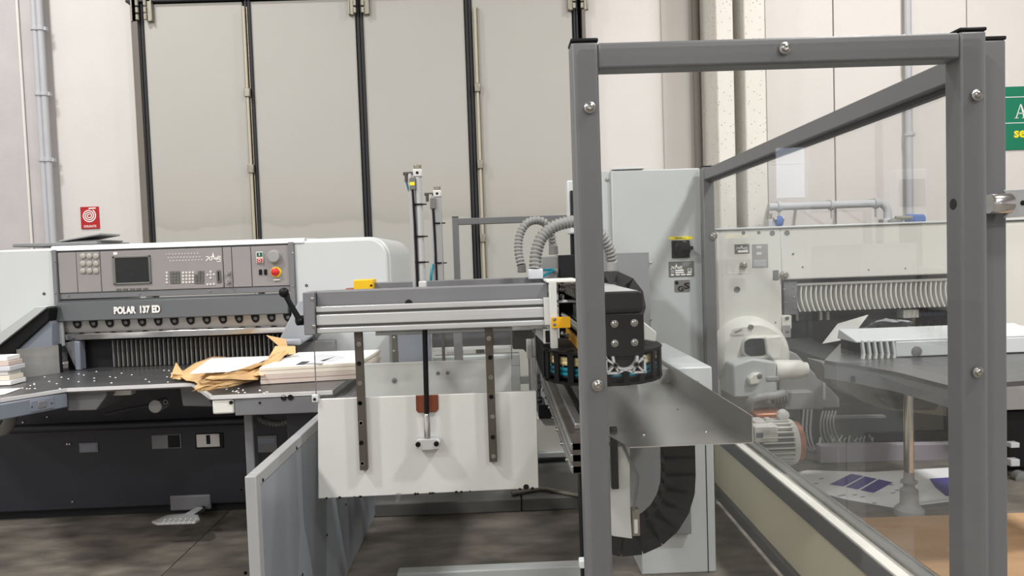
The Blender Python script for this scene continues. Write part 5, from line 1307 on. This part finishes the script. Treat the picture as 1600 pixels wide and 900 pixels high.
# ------------------------------------------------------------------ motor on the floor side of the column
DM = 4.75
em = thing('electric_motor', at(1205, 735, DM), 'ribbed grey electric motor with copper coloured end, behind the steel tray corner', 'motor')
a, b = at(1179, 692, DM), at(1233, 690, DM); r = .155; L_ = (b-a).length
c_ = (a+b)/2; 
MB().cyl(a, b, r*.84, n=24).build('motor_body', M['label'], em)
dx = (b-a)
f0 = None
for k in range(28):
    t = math.radians(k*360/28)
    d = Vector((0, -math.cos(t), math.sin(t)))
    MB().bar(a+d*(r*.9)+dx*.02, b+d*(r*.9)-dx*.03, .009, r*.26, d).build('cooling_fin', M['machine2'], em, smooth=False)
MB().lathe(b, dx, [(-.02, r*1.0), (0, r*1.0), (.02, r*.95)], 26).build('end_ring', M['machine2'], em)
MB().lathe(b, dx, [(.02, r*.9), (.06, r*.86), (.08, r*.6), (.082, .001)], 24).build('fan_cowl', M['copper'], em)
tb = MB().pbox(1179, 666, 1216, 692, DM-.13, .2).build('terminal_box', M['machine2'], em, bevel=.008)
MB().pbox(1182, 676, 1193, 684, DM-.135, .02).build('terminal_gland', M['panelgrey'], tb, bevel=.004)
MB().pbox(1179, 658, 1197, 667, DM-.05, .12).build('motor_bracket', M['key'], em, bevel=.006)
MB().pbox(1196, 653, 1203, 670, DM-.05, .03).build('motor_bracket', M['key'], em, bevel=.004)
MB().pbox(1182, 646, 1230, 656, DM+.1, .2).build('drive_belt_guard', M['copper'], em, bevel=.01)
c = at(1222, 648, DM); MB().lathe(c, (0, -1, 0), [(0, .04), (.03, .038), (.04, .02)], 14).build('belt_wheel', M['key'], em)
MB().box(a.x+.05, b.x-.05, DM-.1, DM+.1, 0, a.z-r*.8).build('motor_foot', M['panelgrey'], em, bevel=.005)

# ------------------------------------------------------------------ low platform with printed sheets, board on the floor
pl = thing('printed_stack', atz(1380, 790, 0), 'white perforated sheets with violet printed blocks lying low on a dark platform', 'paper stack')
zp_ = .02
Pp = [atz(1225, 742, zp_), atz(1262, 735, zp_), atz(1360, 738, zp_), atz(1500, 730, zp_), atz(1560, 745, zp_), atz(1540, 786, zp_), atz(1480, 783, zp_), atz(1400, 793, zp_), atz(1325, 780, zp_), atz(1262, 764, zp_)]
MB().prism([(p.x, p.y, 0) for p in Pp], (0, 0, zp_-.004)).build('platform', M['panelgrey'], pl)
MB().prism([p+Vector((0, 0, -.004)) for p in Pp], (0, 0, .006)).build('sheet', M['paper'], pl)
def vio(pix):
    MB().prism([atz(a, b, zp_+.003) for a, b in pix], (0, 0, .001)).build('violet_block', M['violet'], pl, smooth=False)
vio([(1296, 757), (1330, 740.5), (1349, 744), (1318, 760)]); vio([(1322, 761), (1351, 744.6), (1370, 748.3), (1340, 765)]); vio([(1344, 766), (1373, 749), (1395, 754), (1365, 770)])
vio([(1452, 748), (1500, 745), (1500, 775), (1478, 775), (1462, 762)])
mb = MB(); rn = random.Random(8)
for k in range(26):
    px, py = rn.uniform(1262, 1410), rn.uniform(745, 788)
    if 1300 < px < 1390 and py < 768: continue
    if py > 764+(px-1262)*.22: continue
    q = [atz(px+dx_, py+dy_, zp_+.003) for dx_, dy_ in ((-4, 0), (3, -.8), (4, .4), (-3, 1.2))]; mb.prism(q, (0, 0, .001))
mb.build('print_marks', M['ink'], pl, kind='stuff', smooth=False)
fl_ = tag(MB().prism([atz(1436, 775, zp_+.004), atz(1460, 761, zp_+.02), atz(1482, 779, zp_+.004), atz(1440, 785, zp_+.004)], (0, 0, .001)).build('loose_sheet', M['paper'], None), 'loose white sheet corner lying beside the leg foot on the printed sheets', 'paper')
bd = thing('plywood_board', (2.6, 3.4, 0), 'brown plywood board lying flat on the floor behind the right guard', 'board')
a, b, c, d = atz(1340, 809, .02), atz(1478, 796, .02), atz(1456, 900, .02), atz(1640, 785, .02)
MB().prism([(a.x, a.y, 0), (3.9, a.y-.05, 0), (3.9, 2.4, 0), (1.93, 2.4, 0)], (0, 0, .02)).build('board', M['ply'], bd, bevel=.002)

# ================================================================== GUARDS
g = tag(thing('front_guard', (.67, 1.69, 0), '', ''), 'tall grey tube frame with a clear pane in the right foreground', 'guard frame')
D = 1.66
gx0, gx1 = X(899, 300, D), X(1543, 300, D); w_ = .062
ztop = 1.987
def gpost(x): return MB().box(x, x+w_, D, D+.06, 0, ztop).build('post', M['guard'], g, bevel=.006, seg=3)
p1, p2 = gpost(gx0), gpost(gx1-w_)
MB().box(gx0+w_, gx1-w_, D, D+.06, ztop-.062, ztop-.002).build('top_rail', M['guard'], g, bevel=.006, seg=3)
MB().box(gx0+w_, gx1-w_, D, D+.06, .12, .18).build('bottom_rail', M['guard'], g, bevel=.006, seg=3)
for x in (gx0, gx1-w_): MB().box(x-.001, x+w_+.001, D-.001, D+.061, ztop, ztop+.009).build('post_cap', M['black'], g, bevel=.003)
e = .014
pn = MB().prism(rrect(gx0+e, .13, gx1-e, ztop-.018, D-.005, .012), (0, .0045, 0)).build('clear_pane', M['acrylic'], g, smooth=False)
for px, py in ((921.5, 168), (1226, 75.5), (1526.5, 148.5), (933.5, 602), (1528, 581.5)):
    c = at(px, py, D-.006); s_ = MB(); s_.lathe(c, (0, -1, 0), [(0, .0135), (.0025, .0135), (.003, .011), (.004, .0085), (.007, .0075), (.0085, .005), (.0084, .0035), (.006, .003)], 20)
    s_.build('pane_screw', M['zinc'], g)
c = Vector((gx1-w_-.0005, D+.03, Z(1495, 319, D+.03))); MB().cyl(c, c+Vector((.002, 0, 0)), .0135, n=18).build('inner_hole', M['black'], p2)
# side guard going back
xs = X(1545, 400, 1.70); s0, s1 = 1.70, 4.2
sg = thing('side_guard', (xs+.03, 2.95, 0), 'grey guard fence with clear pane running back on the right, white strip on its rail', 'guard frame')
xsb = X(1103, 500, 4.2)
xf = xs+.0
MB().box(xs+.003, xs+.066, s0+.03, s0+.09, 0, 1.985).build('front_post', M['guard'], sg, bevel=.005, seg=3)
MB().box(xs+.002, xs+.067, s0+.029, s0+.091, 1.985, 1.994).build('post_cap', M['black'], sg, bevel=.002)
XR = xsb; 
MB().box(XR, XR+.066, s1, s1+.06, 0, 1.99).build('rear_post', M['guard'], sg, bevel=.005)
MB().box(XR-.001, XR+.067, s1-.001, s1+.061, 1.99, 1.998).build('post_cap', M['black'], sg, bevel=.002)
# long members from post to post (the fence is a hair out of square)
A0, A1 = Vector((xs+.035, s0+.09, 0)), Vector((XR+.033, s1, 0))
def memb(z0, z1, off, wd, name, m, dz=0, bev=.004):
    a, b = A0+Vector((off, 0, (z0+z1)/2)), A1+Vector((off, 0, (z0+z1)/2))
    return MB().bar(a, b, wd, z1-z0).build(name, m, sg, bevel=bev)
memb(1.915, 1.975, 0, .055, 'top_rail', M['guard']); memb(1.90, 1.914, .012, .022, 'pane_gasket', M['darkbase'], bev=0)
memb(.40, .475, 0, .06, 'middle_rail', M['guard'])
memb(.476, .486, -.004, .054, 'white_strip', M['strip'], bev=.002)
memb(.487, .53, .03, .012, 'pane_clamp', M['guard'])
memb(.06, .12, 0, .055, 'bottom_rail', M['guard'])
memb(.12, .40, .0, .006, 'cream_sheet', M['creampanel'], bev=0)
memb(.487, 1.9, .02, .005, 'clear_pane', M['acrylic_side'], bev=0)
c = at(1115, 369, 4.195); bolt(MB(), c, .022).build('post_screw', M['zinc'], sg)
# latch at the corner
lt = thing('door_latch', at(1575, 318, 1.69), 'steel latch pin and plate on the front corner post of the guard', 'latch')
a, b = at(1544, 319, 1.70), at(1578, 317.5, 1.70)
MB().lathe(a, b-a, [(0, .0225), (.004, .0245), ((b-a).length-.004, .0245), ((b-a).length, .022)], 26).build('latch_pin', M['chrome'], lt)
MB().pprism([(1568, 297), (1640, 294), (1640, 336), (1568, 340), (1575, 330), (1578, 318), (1575, 306)], 1.704, .006).build('latch_plate', M['guardlight'], lt, bevel=.001)
c = at(1598.5, 317, 1.703); MB().cyl(c, c+Vector((0, .002, 0)), .006, n=14).build('plate_hole', M['black'], lt)
